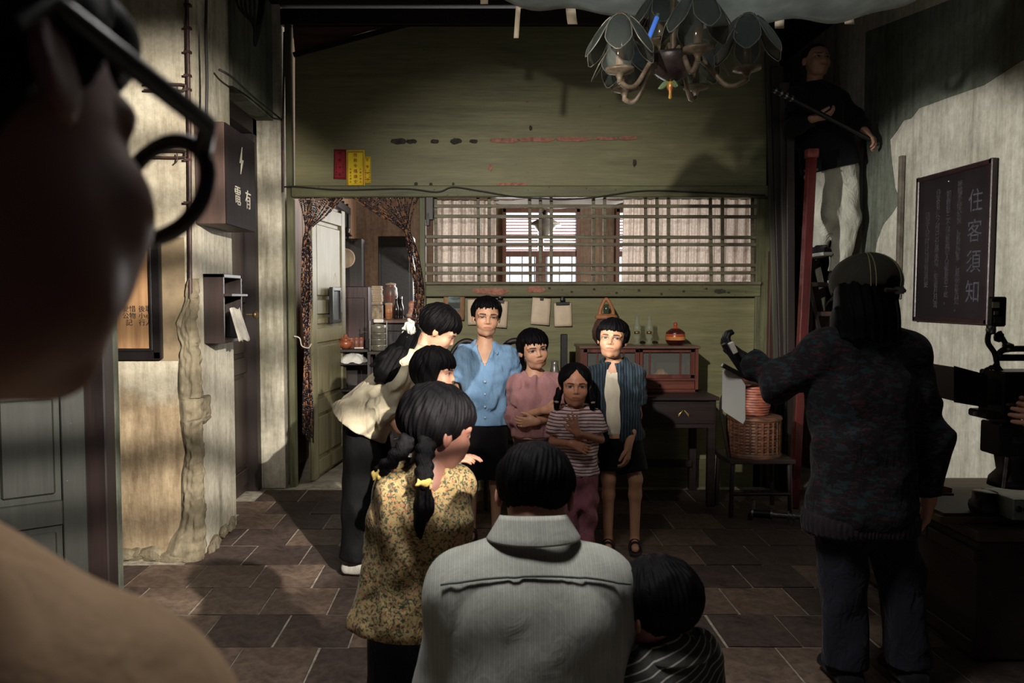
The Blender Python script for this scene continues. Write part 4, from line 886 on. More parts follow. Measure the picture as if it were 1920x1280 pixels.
# ---- staircase at the right back
stc = thing('staircase', 'steep dark wooden staircase rising beside the right wall', 'stairs', (2.45, 5.35, 0))
x0s, x1s = P(1530, 500, 5.9).x, 2.72
for k in range(11): MB().box(((x0s + x1s) / 2 - 2.45, .06 + k * .125, .18 + k * .22), (x1s - x0s, .20, .035)).build('step', wood('stair_tread', (84, 62, 54), (46, 34, 32), 'x', .55), stc, .005)
for x in (x0s + .01, x1s - .01): MB().bar((x - 2.45, -.05, .02), (x - 2.45, 1.45, 2.66), .20, .03, up=(1, 0, 0)).build('stringer', M_DARKWOOD, stc, .004)
pr0, pr1 = P(1500, 625, 5.3), P(1522, 285, 5.45)
hr = thing('stair_post', 'glossy red square post leaning up at the stair foot', 'post', (pr0.x, 5.3, 0))
MB().bar((-.03, -.03, 0), tuple(pr1 - hr.location), .058, .058).build('post', mat('red_lacquer', (80, 22, 23), (52, 14, 17), .22, 10, (1, 1, .3)), hr, .006)
MB().box(tuple(pr1 - hr.location + Vector((0, 0, -.01))), (.074, .074, .06)).build('cap', mat('worn_red', (134, 60, 52), (90, 30, 30), .6, 20), hr, .006)
MB().box(tuple(pr1 - hr.location + Vector((-.002, 0, -.12))), (.068, .068, .012)).build('band', M_REDWOOD, hr)
ra0, ra1 = P(1610, 300, 6.2), P(1640, 470, 5.7)
tag(MB().bar(P(1590, 290, 6.3), P(1642, 500, 5.65), .04, .06).build('stair_rail', M_DARKWOOD, None, .005), 'dark slanting handrail on the wall side of stairs', 'rail')
# tall boards and poles leaning between partition and stairs
M_GRB = wood('mossy_board', (64, 62, 48), (36, 34, 30), 'z', .7)
for k, (xa, xb, m_, lb) in enumerate(((1447, 1478, M_GRB, 'mossy dark plank leaning next to the green partition'), (1456, 1490, M_DARKWOOD, 'second dark plank leaning beside the stair foot'), (1470, 1497, M_GRB, 'narrow mossy plank third from the partition'), (1481, 1500, M_DARKWOOD, 'thin dark pole leaning closest to the red post'))):
    tag(MB().bar(P(xa, 95 + 30 * k, 5.79 - .034 * k), Vector((P(xb, 700, 5.75 - .06 * k).x, 5.79 - .034 * k, 0.0)), .10 - .015 * k, .03, up=(0, 1, 0)).build('leaning_plank', m_, None, .004), lb, 'plank')
tag(MB().span((P(1443, 480, 5.85).x, 5.83, 0), (P(1470, 480, 5.85).x, 5.89, P(1443, 470, 5.85).z)).build('brown_post', M_REDWOOD, None, .005), 'short reddish brown post beside the green partition edge', 'post')
struct('wall_stairwell', MB().span((2.0, 7.5, 0), (2.87, 7.6, 3.52)), M_DARKWOOD)
# ---- notice board on the right wall
yA, yB_ = XR_ * FPX / (1864 - PX0), XR_ * FPX / (1723 - PX0)
z1 = P(1864, 297, yA).z; z0 = P(1864, 608, yA).z
nb = thing('notice_board', 'black framed house rules board with faded painted characters', 'sign', (XR_, yB_, z0)); W, H = yB_ - yA, z1 - z0
MB().box((-.02, -W / 2, H / 2), (.02, W, H)).build('board', mat('black_board', (32, 25, 30), (22, 17, 21), .4, 6), nb)
for y in (-.012, -W + .012): MB().box((-.028, y, H / 2), (.03, .03, H + .01)).build('frame', mat('wine_black', (46, 26, 28), (28, 17, 20), .35, 10), nb, .005)
for z in (.012, H - .012): MB().box((-.028, -W / 2, z), (.03, W, .03)).build('frame', mat('wine_black', (46, 26, 28)), nb, .005)
MB().lathe([(0, .008), (.006, .006), (.008, 0)], (-.03, -W * .45, H * .93), 10, (-1, 0, 0)).build('nail', M_STEEL, nb)
M_FADE = mat('faded_grey_letters', (80, 82, 92), (54, 55, 64), .8, 30); M_FADE2 = mat('faded_small_letters', (78, 74, 80), (42, 39, 46), .8, 30)
def wl_M(u, w): return letter_M((-.0305, -u, w), (0, -1, 0), (0, 0, 1))
for k, ch in enumerate('住客須知'): text_mesh(ch, .135, M_FADE, 'lettering', nb, wl_M(W * .80, H * (.76 - .19 * k)), .0008)
cols = ['接觸愛惜公家，會見證事，夏晚此告知。', '如飯前三不得做違犯人設書告于此。', '侍客見火之應已分攤水電，知道月月清', '請客人先行付清房租為要']
for k, tx in enumerate(cols): text_mesh('\n'.join(tx), .048, M_FADE2, 'lettering', nb, wl_M(W * (.60 - .145 * k), H * .49), .0008, .86)
# ---- ceiling cloth, its paper tapes, chandelier
sk = thing('ceiling_cloth', 'large creased white plastic sheet stretched under the ceiling', 'cloth', (1.1, 3.1, 2.9))
def silk(u, v):
    x = -1.5 + 3.1 * u; y = 1.05 - 2.2 * v; z = -.115 + .26 * ((u - .5) * 2) ** 2 + .02 * math.sin(u * 23 + v * 5) + .012 * math.sin(u * 51 + 9 * v) + .05 * v + .018 * math.sin(v * 19 + 7 * u)
    return (x, y, z + .0)
MB().sheet(silk, 70, 40, (0, 0, .004)).build('sheet', translucent('white_plastic_sheet', (206, 212, 210), (176, 184, 182), .5), sk)
for k, (x0, y0, x1, y1, w, lb) in enumerate(((908, -14, 908, 6, 14, 'folded tip of cream paper tape, leftmost under the cloth'), (973, -4, 968, 70, 9, 'longest cream paper tape hanging left of the chandelier'), (1069, 4, 1074, 44, 18, 'short wide cream tape second along from the chandelier'), (1465, 12, 1463, 52, 17, 'cream paper tape hanging just right of the chandelier'), (1590, -6, 1595, 44, 18, 'cream paper tape hanging nearest the man on stairs'))):
    a, b = P(x0, y0, 4.16), P(x1, y1, 4.16); wd = w / FPX * 4.16
    tag(MB().sheet(lambda u, v: ((u - .5) * wd + (b.x - a.x) * v, .015 * math.sin(v * 2.4), (b.z - a.z) * v), 2, 8, (0, .002, 0)).build('paper_tape', M_PAPER, None, loc=a), lb, 'tape')
cd = P(1300, 85, 3.45)
ch = thing('chandelier', 'rusty chandelier with tulip shades of frosted glass petals', 'chandelier', cd)
M_RUST = mat('rusty_iron', (150, 136, 116), (90, 72, 58), .55, 16, metal=.4); M_PETAL = glass('petal_glass', (66, 72, 68), .35, .55); M_CAND = mat('candle_sleeve', (176, 150, 116), (112, 84, 60), .6, 14, (1, 1, .4))
M_PRIM = mat('petal_rim', (176, 172, 160), (130, 124, 112), .4, 20, metal=.5)
def petal(c, ang, tilt_out, r, h, parent, drop=1):
    """curved glass petal hanging from the shade crown, with a metal rim"""
    ca, sa = math.cos(ang), math.sin(ang)
    def fn(u, v):
        wv = (.055 + .05 * math.sin(min(v, .75) / .75 * 1.57)) * (1 if v < .7 else 1 - .85 * ((v - .7) / .3) ** 1.6) * h / .17
        rr = r * (.35 + 1.0 * math.sin(v * 1.45) ** .8) + tilt_out * v ** 3; t = (u - .5) * wv
        return (c[0] + ca * rr - sa * t, c[1] + sa * rr + ca * t, c[2] - h * v ** 1.15 + .0)
    o = MB().sheet(fn, 4, 10, (0, 0, .003)).build('petal', M_PETAL, parent)
    rim = [Vector(fn(0, k / 10)) for k in range(11)] + [Vector(fn(u, 1)) for u in (.5,)] + [Vector(fn(1, 1 - k / 10)) for k in range(11)]
    MB().tube(rim, .0022, 5).build('petal_rim', M_PRIM, o)
def shade(px, py, Y, n0=0.0, s_=1.0, tall=1.0):
    c = P(px, py, Y) - cd
    t = c; h = .17 * s_
    for k in range(6): petal((t.x, t.y, t.z), n0 + k * math.pi / 3, .035 * s_, .085 * s_, h, ch)
    MB().lathe([(0, .02), (.02, .015), (.03, 0), (.035, -.01)], (t.x, t.y, t.z), 12).build('crown', M_RUST, ch)
    MB().lathe([(.045 * s_, -.04), (.055 * s_, -.10), (.056 * s_, -.17), (.046 * s_, -.215)], (t.x, t.y, t.z), 18).build('glass_chimney', glass('smoky_glass', (150, 156, 150), .06, .22), ch)
    MB().lathe([(0, -.13), (.017, -.13), (.017, -.215), (0, -.215)], (t.x, t.y, t.z), 12).build('candle_sleeve', M_CAND, ch)
    MB().lathe([(.02, -.205), (.055, -.212), (.06, -.206), (.058, -.218), (.02, -.228), (.011, -.245), (.011, -.262), (0, -.263)], (t.x, t.y, t.z), 18).build('drip_pan', M_RUST, ch)
    return t + Vector((0, 0, -.25))
hub = P(1262, 112, 3.45) - cd
bots = [shade(1163, 32, 3.32, .3), shade(1172, 78, 3.7, .9), shade(1310, -10, 3.25, .55), shade(1402, 32, 3.42, .2), shade(1306, 78, 3.85, .7), shade(1240, -10, 3.8, .4)]
for b_ in bots:
    m_ = hub.lerp(b_, .5) + Vector((0, 0, -.05)); e_ = b_ + Vector((0, 0, -.01))
    MB().tube(bez([hub + Vector((0, 0, -.01)), hub.lerp(b_, .3) + Vector((0, 0, .05)), hub.lerp(b_, .72) + Vector((0, 0, -.05)), e_], 7), .011, 8).build('arm', M_RUST, ch)
MB().lathe([(0, .03), (.05, .03), (.11, .015), (.115, .0), (.085, -.05), (.05, -.075), (.02, -.09), (0, -.095)], tuple(hub), 22).build('hub', mat('hub_iron', (74, 62, 58), (44, 36, 36), .4, 14, metal=.3), ch)
MB().tube([tuple(hub), (hub.x, hub.y, 3.3 - cd.z)], .014, 8).build('stem', M_RUST, ch)
MB().lathe([(0, .0), (.014, -.01), (.016, -.03), (.006, -.05), (.008, -.075), (0, -.08)], (hub.x - .01, hub.y, hub.z - .085), 12).build('finial', mat('red_brass', (150, 70, 50), (190, 160, 70), .4, 20, metal=.5), ch)
for k in range(3): MB().sheet(lambda u, v: (hub.x - .012 - .05 * v * math.cos(k * 2.1), hub.y + .05 * v * math.sin(k * 2.1), hub.z - .09 - .03 * v + (u - .5) * .03 * math.sin(v * 3.1)), 3, 6, (0, .002, 0)).build('leaf_ornament', mat('green_leaf_metal', (96, 116, 80), (64, 80, 56), .5), ch)
bp = thing('blue_tube', 'glowing blue tube clipped beside the chandelier stem', 'tube', P(1232, 32, 3.6)); MB().tube([(0, 0, 0), tuple(P(1217, 70, 3.6) - bp.location)], .010, 10).build('tube', emit('blue_tube_glow', (70, 120, 220), .55), bp); MB().tube([(0, 0, 0), tuple((bp.location - P(1217, 70, 3.6)) * .15)], .011, 10).build('cap', M_STEEL, bp)
# ---- film camera, its side table and gear at the right edge
YK = 3.05
def K(px, py, Y=YK): return P(px, py, Y)
kc = thing('film_camera', 'black film camera with matte box and shoulder rig, right edge', 'camera', K(1880, 740)); o_ = kc.location
def kbox(nm, x0, y0, x1, y1, dep, m=M_BLACKP, Y=YK, bev=.006): a, b = K(x0, y0, Y) - o_, K(x1, y1, Y) - o_; return MB().span((a.x, a.y - dep / 2, a.z), (b.x, b.y + dep / 2, b.z)).build(nm, m, kc, bev)
mbx = MB().plate([K(1790, 688, YK - .10) - o_, K(1850, 704, YK - .06) - o_, K(1850, 762, YK - .06) - o_, K(1790, 752, YK - .10) - o_], (.01, .22, 0)); mbx.build('matte_box', M_BLACKP, kc, .004)
kbox('body', 1858, 694, 1975, 775, .15); kbox('top_plate', 1868, 664, 1960, 676, .04); kbox('base_rail', 1832, 768, 1960, 782, .12)
MB().tube([K(1850, 733) - o_, K(1866, 733) - o_], .052, 18).build('lens', M_BLACK, kc); MB().tube([K(1826, 776) - o_, K(1960, 770) - o_], .009, 8).build('support_rod', M_STEEL, kc)
MB().tube([K(1888, 758, YK - .09) - o_, K(1915, 758, YK - .09) - o_], .006, 8).build('rod_end', M_STEEL, kc); MB().tube(bez([K(1870, 668) - o_, K(1885, 655) - o_, K(1940, 655) - o_, K(1950, 668) - o_], 5), .012, 8).build('top_handle', M_BLACKP, kc)
MB().tube(bez([K(1858, 610) - o_, K(1852, 640) - o_, K(1866, 665) - o_, K(1872, 705) - o_], 6), .010, 8).build('arm', M_BLACKP, kc)
for px, py in ((1858, 618), (1873, 632), (1890, 651)): MB().lathe([(0, .02), (.016, .014), (.018, 0), (.016, -.014), (0, -.02)], tuple(K(px, py) - o_), 12).build('ball_joint', M_STEEL if px != 1873 else M_BLACKP, kc)
MB().tube([K(1873, 622) - o_, K(1889, 651) - o_], .010, 8).build('arm', M_BLACKP, kc)
kbox('handgrip', 1856, 790, 1905, 850, .12); kbox('bracket', 1868, 778, 1900, 795, .1)
mn = kbox('audio_transmitter', 1857, 556, 1882, 612, .035, M_BLACKP); mn.rotation_euler = (0, .0, 0)
for (x0, y0, x1, y1, m_) in ((1861, 566, 1873, 577, mat('screen_pale', (186, 200, 170), (160, 176, 150), .4)), (1864, 594, 1878, 606, mat('panel_teal', (70, 86, 84), (50, 62, 60), .5)), (1864, 583, 1871, 590, M_STEEL)):
    a, b = K(x0, y0, YK - .019) - o_, K(x1, y1, YK - .019) - o_; MB().span((a.x, a.y - .003, a.z), (b.x, b.y + .003, b.z)).build('display', m_, mn)
MB().tube([K(1890, 652) - o_, K(1890, 645) - o_], .02, 8).build('knob', M_BLACKP, kc)
for i in range(3): MB().tube(bez([K(1842 + 8 * i, 700 - 3 * i) - o_, K(1850 + 8 * i, 690 - i * 4) - o_, K(1866 + 6 * i, 692) - o_, K(1885, 700 + 4 * i) - o_], 5), .004, 6).build('cable', M_BLACK, kc)
# tripod under the camera
tp = thing('camera_pedestal', 'black pedestal carrying the film camera on the side table', 'stand', K(1895, 900)); o2 = tp.location
MB().lathe([(.055, .17), (.06, .12), (.05, .06), (.075, .03), (.08, 0), (0, 0)], (0, 0, -.02), 18).build('column', M_BLACKP, tp); MB().lathe([(.0, .21), (.07, .20), (.075, .17), (.05, .165)], (0, 0, -.02), 18).build('head_plate', M_BLACK, tp); MB().tube([(-.06, -.05, -.02), (-.05, -.05, .10)], .008, 8).build('lever', M_STEEL, tp)
# chest with boards and box
cx0, cx1 = K(1775, 950, 3.2).x, 2.70
ct = thing('wooden_chest', 'large dark wooden chest against the right wall', 'chest', ((cx0 + cx1) / 2, 3.45, 0)); ZC = P(1800, 945, 3.4).z
M_CH = wood('chest_wood', (66, 54, 48), (38, 31, 29), 'y', .6); W = cx1 - cx0
MB().box((0, 0, ZC / 2 - .02), (W - .03, .88, ZC - .05)).build('body', M_CH, ct, .006); MB().box((0, 0, ZC - .02), (W, .92, .04)).build('lid', wood('chest_lid', (96, 82, 68), (60, 50, 42), 'x', .7), ct, .006)
for z in (.06, ZC - .10): MB().box((-W / 2 + .01, 0, z), (.03, .9, .05)).build('batten', M_CH, ct, .004)
bd = thing('stacked_board', 'thick pale-edged board lying on the wooden chest', 'board', (K(1845, 945, 3.1).x, 3.25, ZC)); MB().box((0, 0, .014), (.34, .30, .028)).build('slab', wood('pale_board', (120, 100, 80), (80, 64, 50), 'x', .7), bd, .003); MB().box((.01, .0, .034), (.32, .28, .012)).build('upper_slab', M_CH, bd, .002)
gx = thing('metal_recorder', 'grey-green metal recorder box with sockets on the chest', 'box', (K(1930, 935, 3.0).x, 3.10, ZC + .041)); M_REC = mat('grey_green_metal', (132, 140, 130), (100, 108, 100), .45, 14, metal=.3)
MB().box((0.02, 0, .04), (.16, .2, .08)).build('case', M_REC, gx, .004)
for x in (-.04, -.01, .03, .06): MB().lathe([(0, .006), (.011, .006), (.013, 0)], (x, -.101, .045), 12, (0, -1, 0)).build('socket', M_BLACKP, gx)
lb_ = thing('wooden_wedge', 'small brown wooden block beside the camera pedestal', 'block', (K(1812, 920, 3.25).x, 3.47, ZC)); MB().plate([(-.04, 0, 0), (.07, 0, 0), (.07, 0, .05), (-.03, 0, .075)], (0, .07, 0)).build('wedge', wood('block_wood', (128, 84, 62), (90, 58, 44), 'x', .6), lb_, .003); MB().box((.02, -.012, .02), (.10, .02, .03)).build('dark_strip', M_BLACK, lb_, .002)
lk = thing('lens_case', 'short dark camera lens lying beside the wooden block', 'lens', (K(1826, 925, 3.2).x, 3.13, ZC + .041)); MB().lathe([(0, 0), (.05, 0), (.055, .01), (.055, .04), (.045, .05), (.045, .08), (0, .08)], (0, 0, 0), 20).build('barrel', M_BLACKP, lk); MB().lathe([(.0565, .018), (.058, .024), (.0565, .03)], (0, 0, 0), 20).build('focus_ring', M_BLACK, lk)

# ---- slatted screen added out of view; it breaks up the side lamp
d_ = (Vector((-1.50, 4.2, .95)) - Vector((1.1, .2, 2.3))).normalized(); c_ = Vector((1.1, .2, 2.3)) + d_ * .95; r_ = d_.cross(Vector((0, 0, 1))).normalized(); u_ = r_.cross(d_)
ss = thing('slatted_gobo', 'unseen wooden slatted screen added to stripe the side lamp light', 'screen', c_)
for k in range(-4, 5): MB().bar(r_ * -.34 + u_ * (.062 * k), r_ * .34 + u_ * (.062 * k), .010 + .006 * (k % 3), .006, up=tuple(d_)).build('slat', M_DARKWOODX, ss)
for s_ in (-1, 1): MB().tube([r_ * s_ * .3 + u_ * -.27, r_ * s_ * .3 + u_ * .27, r_ * s_ * .3 + u_ * .27 + Vector((0, 0, 3.5 - c_.z - u_.z * .27))], .004, 6).build('cord', M_BLACK, ss)

fl = thing('added_black_flag', 'unseen black cloth flag added to cut the key lamp light', 'flag', (-.48, 1.45, 2.12))  # flag added out of view; keeps the key lamp off the lower scene
MB().box((0, 0, .14), (1.05, .01, .28)).build('cloth', M_BLACK, fl)
MB().tube([(-.55, 0, .285), (.55, 0, .285)], .008, 6).build('rod', M_STEEL, fl)
for s_ in (-1, 1): MB().tube([(s_ * .5, 0, .285), (s_ * .5, 0, 3.5 - 2.12)], .004, 6).build('cord', M_BLACK, fl)
# ================================================================== PEOPLE
def V3(p): return np.array([p[0], p[1], p[2]], float)
def unit(v): v = np.array(v, float); return v / (np.linalg.norm(v) + 1e-9)
def attr_mat(name, rough=0.5, spec=0.4, bmp=0.08):
    m = bpy.data.materials.new(name); nt, b = nodes(m); a = nt.nodes.new('ShaderNodeAttribute'); a.attribute_name = 'Col'
    v = tex_coord(nt); n = noise(nt, v, 60, 3)
    c = mixc(nt, 0.18, a.outputs['Color'], ramp(nt, n, [(0.3, (0.55, 0.5, 0.5)), (0.7, (1, 1, 1))]), 'MULTIPLY')
    nt.links.new(c, b.inputs['Base Color']); b.inputs['Roughness'].default_value = rough; b.inputs['Specular IOR Level'].default_value = spec
    b.inputs['Subsurface Weight'].default_value = 0.06; b.inputs['Subsurface Radius'].default_value = (0.012, 0.004, 0.002); b.inputs['Subsurface Scale'].default_value = 0.3
    bump(nt, b, noise(nt, v, 140, 2), bmp, 0.001); return m
SKIN = attr_mat('skin')
HAIR = mat('black_hair', (11, 9, 11), (5, 4, 6), 0.6, 170, (1, 1, 0.12), bmp=0.5, spec=0.07, bdist=0.002)

def head_mesh(H, neck_local, skin, res, opt):
    """head in its own frame (x side, y face, z up), H = chin to crown; returns verts, quads, colours"""
    h = H; lo = np.array([-.50, -.62, -.62]) * h; hi = np.array([.50, .62, .62]) * h
    lo = np.minimum(lo, np.array(neck_local) - .25 * h) if opt.get('long_neck') else lo
    F = Field(lo, hi, res); S = lambda *a: [q * h for q in a]
    w = opt.get('wide', 1.0)
    F.ell(S(0, -.06, .13), S(.355 * w, .435, .365), .0)
    F.ell(S(0, .085, -.16), S(.285 * w, .30, .32), .10 * h)
    F.cone(S(-.12, .12, -.36), S(.12, .12, -.36), .09 * h, .09 * h, .10 * h)      # jaw
    F.cone(S(0, .23, -.41), S(0, .2, -.38), .075 * h, .09 * h, .07 * h)           # chin
    for sx in (-1, 1):
        F.ell(S(sx * .165 * w, .235, -.13), S(.115, .10, .12), .08 * h)          # cheek
        F.cone(S(sx * .05, .345, .085), S(sx * .23, .27, .09), .045 * h, .04 * h, .05 * h)   # brow
        F.ell(S(sx * .145, .395, .005), S(.085, .06, .045), .05 * h, sub=True)  # socket
        F.ell(S(sx * .145, .262, .005), S(.085, .085, .072), .02 * h)           # eye and lids
    F.cone(S(0, .335, .05), S(0, .40, -.115), .030 * h, .045 * h, .04 * h)        # nose
    for sx in (-1, 1): F.ell(S(sx * .052, .365, -.135), S(.036, .042, .030), .025 * h)
    F.ell(S(0, .30, -.25), S(.14, .075, .075), .05 * h)                          # mouth mound
    F.ell(S(0, .355, -.234), S(.085, .024, .016), .02 * h)
    F.ell(S(0, .350, -.278), S(.070, .026, .020), .02 * h)
    F.ell(S(0, .395, -.257), S(.10, .016, .006), .012 * h, sub=True)
    for sx in (-1, 1):                                                            # ears
        F.ell(S(sx * .372 * w, -.045, -.03), S(.028, .075, .125), .02 * h, R=[[.92, sx * .38, 0], [-sx * .38, .92, 0], [0, 0, 1]])
        F.ell(S(sx * .402 * w, -.03, -.015), S(.016, .038, .07), .02 * h, sub=True)
    nr = opt.get('neck_r', .20) * h
    F.cone(S(0, -.10, -.18), neck_local, nr, nr * 1.08, .06 * h)
    V, Q = F.mesh()
    C = np.tile(np.array(skin), (len(V), 1)); x, y, z = V[:, 0] / h, V[:, 1] / h, V[:, 2] / h
    front = y > .12
    def paint(mask, col, a=1.0):
        mk = np.clip(mask, 0, 1)[:, None] * a; C[:] = C * (1 - mk) + np.array(col) * mk
    sk = np.array(skin)
    for sx in (-1, 1):
        gx, gy = opt.get('gaze', (0, 0)); ex, ez = (x - sx * .145) / 1.12, (z - .002) / 1.12
        op = opt.get('eye_open', 1.0)
        paint(front * np.clip(2.0 - 1.6 * np.sqrt((ex / .115) ** 2 + ((ez - .005) / .06) ** 2), 0, 1), sk * np.array([.72, .62, .58]), .6)
        up = .030 * op * (1 - (ex / .082) ** 2); dn = -.020 * op * (1 - (ex / .082) ** 2)
        inside = front * (np.abs(ex) < .08) * np.clip((up - ez) / .006, 0, 1) * np.clip((ez - dn) / .006, 0, 1)
        paint(inside, (.40, .36, .34))
        iris = np.sqrt((ex - gx) ** 2 + (ez - .004 - gy) ** 2)
        paint(inside * np.clip((.044 - iris) / .008, 0, 1), (.008, .005, .005))
        paint(front * (np.abs(ex) < .088) * np.clip(1 - np.abs(ez - up) / .014, 0, 1), (.012, .008, .008), 1.0)
        bx = sx * x; bz = .090 - 1.1 * (bx - .155) ** 2
        paint(front * (bx > .06) * (bx < .245) * np.clip(1.7 - np.abs(z - bz) / (.015 - .02 * np.clip(bx - .13, 0, .2)).clip(.006), 0, 1) * np.clip((.25 - bx) / .05, 0, 1), (.014, .009, .009), .95)
        paint(front * np.clip(1.4 - np.sqrt(((x - sx * .03) / .016) ** 2 + ((z + .152) / .012) ** 2), 0, 1), sk * .2, .8)
        paint(front * np.clip(1 - np.sqrt(((x - sx * .19) / .11) ** 2 + ((z + .13) / .09) ** 2), 0, 1), sk * np.array([1.05, .78, .72]), .35)
    lip = np.sqrt((x / .098) ** 2 + ((z + .257) / .040) ** 2)
    paint(front * np.clip((1.05 - lip) / .25, 0, 1), opt.get('lip', sk * np.array([.86, .56, .54])), .7)
    paint(front * (np.abs(x) < .10) * np.clip(1 - np.abs(z + .257) / .011, 0, 1), sk * .16, .9)
    if opt.get('stubble'): paint(front * (z < -.2) * np.clip(1 - lip * .3, 0, 1), sk * .45, .5)
    return V, Q, C

def hair_mesh(H, style, res, seed=1):
    h = H; S = lambda *a: [q * h for q in a]
    F = Field(np.array([-.62, -.72, -.75]) * h, np.array([.62, .62, .70]) * h, res); x, y, z = F.grid(); x, y, z = x / h, y / h, z / h
    big = style.get('big', 1.0)
    F.ell(S(0, -.07, .15), S(.405 * big, .475 * big, .40 * big), 0)
    if style.get('full'): F.ell(S(0, -.12, .0), S(.42 * big, .44 * big, .42), .1 * h)
    rs = np.random.RandomState(seed)
    th = np.arctan2(x, y + .05)
    jag = sum(np.sin(th * f_ + rs.rand() * 6) * a_ for f_, a_ in ((17, .5), (29, .5), (47, .35), (71, .25)))
    bang = style.get('bang', .20); side = style.get('side', -.06); back = style.get('back', -.30)
    part = style.get('part')
    fr = np.clip((y - .08) / .10, 0, 1); bk = np.clip((-.02 - y) / .12, 0, 1)
    zb = bang + style.get('jag', .022) * jag + style.get('slant', 0) * x
    if part is not None: zb = zb - np.minimum(np.abs(x - part) * style.get('part_k', .55), .30) + .06
    zs = side + .02 * jag
    zmin = zs * (1 - fr) * (1 - bk) + zb * fr + (back + .02 * jag) * bk
    d = F.v / 1.0
    d = d + h * .006 * style.get('ridge', 1.0) * np.sin(th * 26 + 2.2 * np.sin(z * 7) + 3 * np.sin(y * 5)) + h * .006 * np.sin(th * 53 + z * 9)
    # locks sticking out a little
    d = d - h * .012 * style.get('tuft', 1.0) * np.sin(x * 19 + 1.3 * np.sin(y * 15)) * np.sin(y * 21 + z * 13)
    if part is not None: d = d + h * .02 * np.exp(-((x - part) / .012) ** 2) * (z > .1)
    cut = (zmin - z) * h * .85
    d = d + h * .034 * np.clip(1 - (z - zmin) / .16, 0, 1) ** 1.5 * (fr + .6 * (1 - fr))
    F.v = np.maximum(d, cut).astype(f32)
    # clear the face itself
    F.ell(S(0, .62, -.25), S(.36, .40, .44), .03 * h, sub=True)
    if style.get('tails'):
        for pts, r0, r1 in style['tails']:
            for a_, b_ in zip(pts, pts[1:]): F.cone(S(*a_), S(*b_), r0 * h, r1 * h, .05 * h)
    return F.mesh()

def frame_mat(Fv, Uv):
    y = unit(Fv); z = np.array(Uv, float); z = unit(z - y * (z @ y)); x = np.cross(y, z)
    return np.stack([x, y, z], 1)      # columns
def face_dir(yaw, pitch, roll=0):
    """yaw 0 looks at the camera (-Y), + turns to picture right; pitch + looks up; roll + leans head to picture right"""
    yw, pt, rl = map(math.radians, (yaw, pitch, roll))
    Fv = Vector((math.sin(yw) * math.cos(pt), -math.cos(yw) * math.cos(pt), math.sin(pt)))
    U = Vector((0, 0, 1)); U = (U - Fv * U.dot(Fv)).normalized()
    U = Quaternion(Fv, -rl if math.cos(yw) > 0 else rl) @ U
    return Fv, U

def hand_ops(F, w, d, pn, L, curl, side, spread=0.12, thumb=1.0):
    """w wrist, d finger direction, pn palm normal (where fingers curl to), L hand length, side +1: thumb on d x pn side"""
    w = V3(w); d = unit(d); pn = np.array(pn, float); pn = unit(pn - d * (pn @ d)); sd = np.cross(d, pn) * side
    pl = .50 * L; pw = .40 * L
    k = .035 * L
    F.cone(w - d * .05 * L, w + d * .10 * L, .135 * L, .14 * L, .05 * L, n=pn, q=1.3)
    F.cone(w + d * .12 * L + sd * .10 * L, w + d * pl * .92 + sd * .13 * L, .10 * L, .085 * L, .08 * L)
    F.cone(w + d * .12 * L - sd * .08 * L, w + d * pl * .90 - sd * .14 * L, .10 * L, .08 * L, .08 * L)
    F.cone(w + d * .2 * L, w + d * pl * .95, .10 * L, .085 * L, .08 * L)
    lens = [.43, .48, .45, .35]
    for i in range(4):
        o = (1.5 - i) / 1.5; base = w + d * pl * (.95 - .04 * abs(o)) + sd * o * .155 * L
        c = curl if not isinstance(curl, (list, tuple)) else curl[i]
        fd = unit(d + sd * o * spread); p = base; seg = [lens[i] * L * f_ for f_ in (.46, .30, .24)]; r = [.062, .056, .050, .042]
        ang = 0
        for j in range(3):
            ang += c * (0.7 if j == 0 else 1.0)
            v = fd * math.cos(ang) + pn * math.sin(ang); q = p + v * seg[j]
            F.cone(p, q, r[j] * L, r[j + 1] * L, .012 * L); p = q
    tb = w + d * .14 * L + sd * .16 * L; t1 = unit(d * .75 + sd * .62 * thumb + pn * .25); t2 = unit(d * .95 + sd * .18 * thumb + pn * .35)
    p1 = tb + t1 * .26 * L; p2 = p1 + t2 * .24 * L
    F.cone(tb, p1, .085 * L, .068 * L, .05 * L); F.cone(p1, p2, .066 * L, .05 * L, .012 * L)
def bbox(pts, m):
    A = np.array([V3(p) for p in pts]); return A.min(0) - m, A.max(0) + m
def vmap(o, M, V): return np.array(o) + V @ M.T

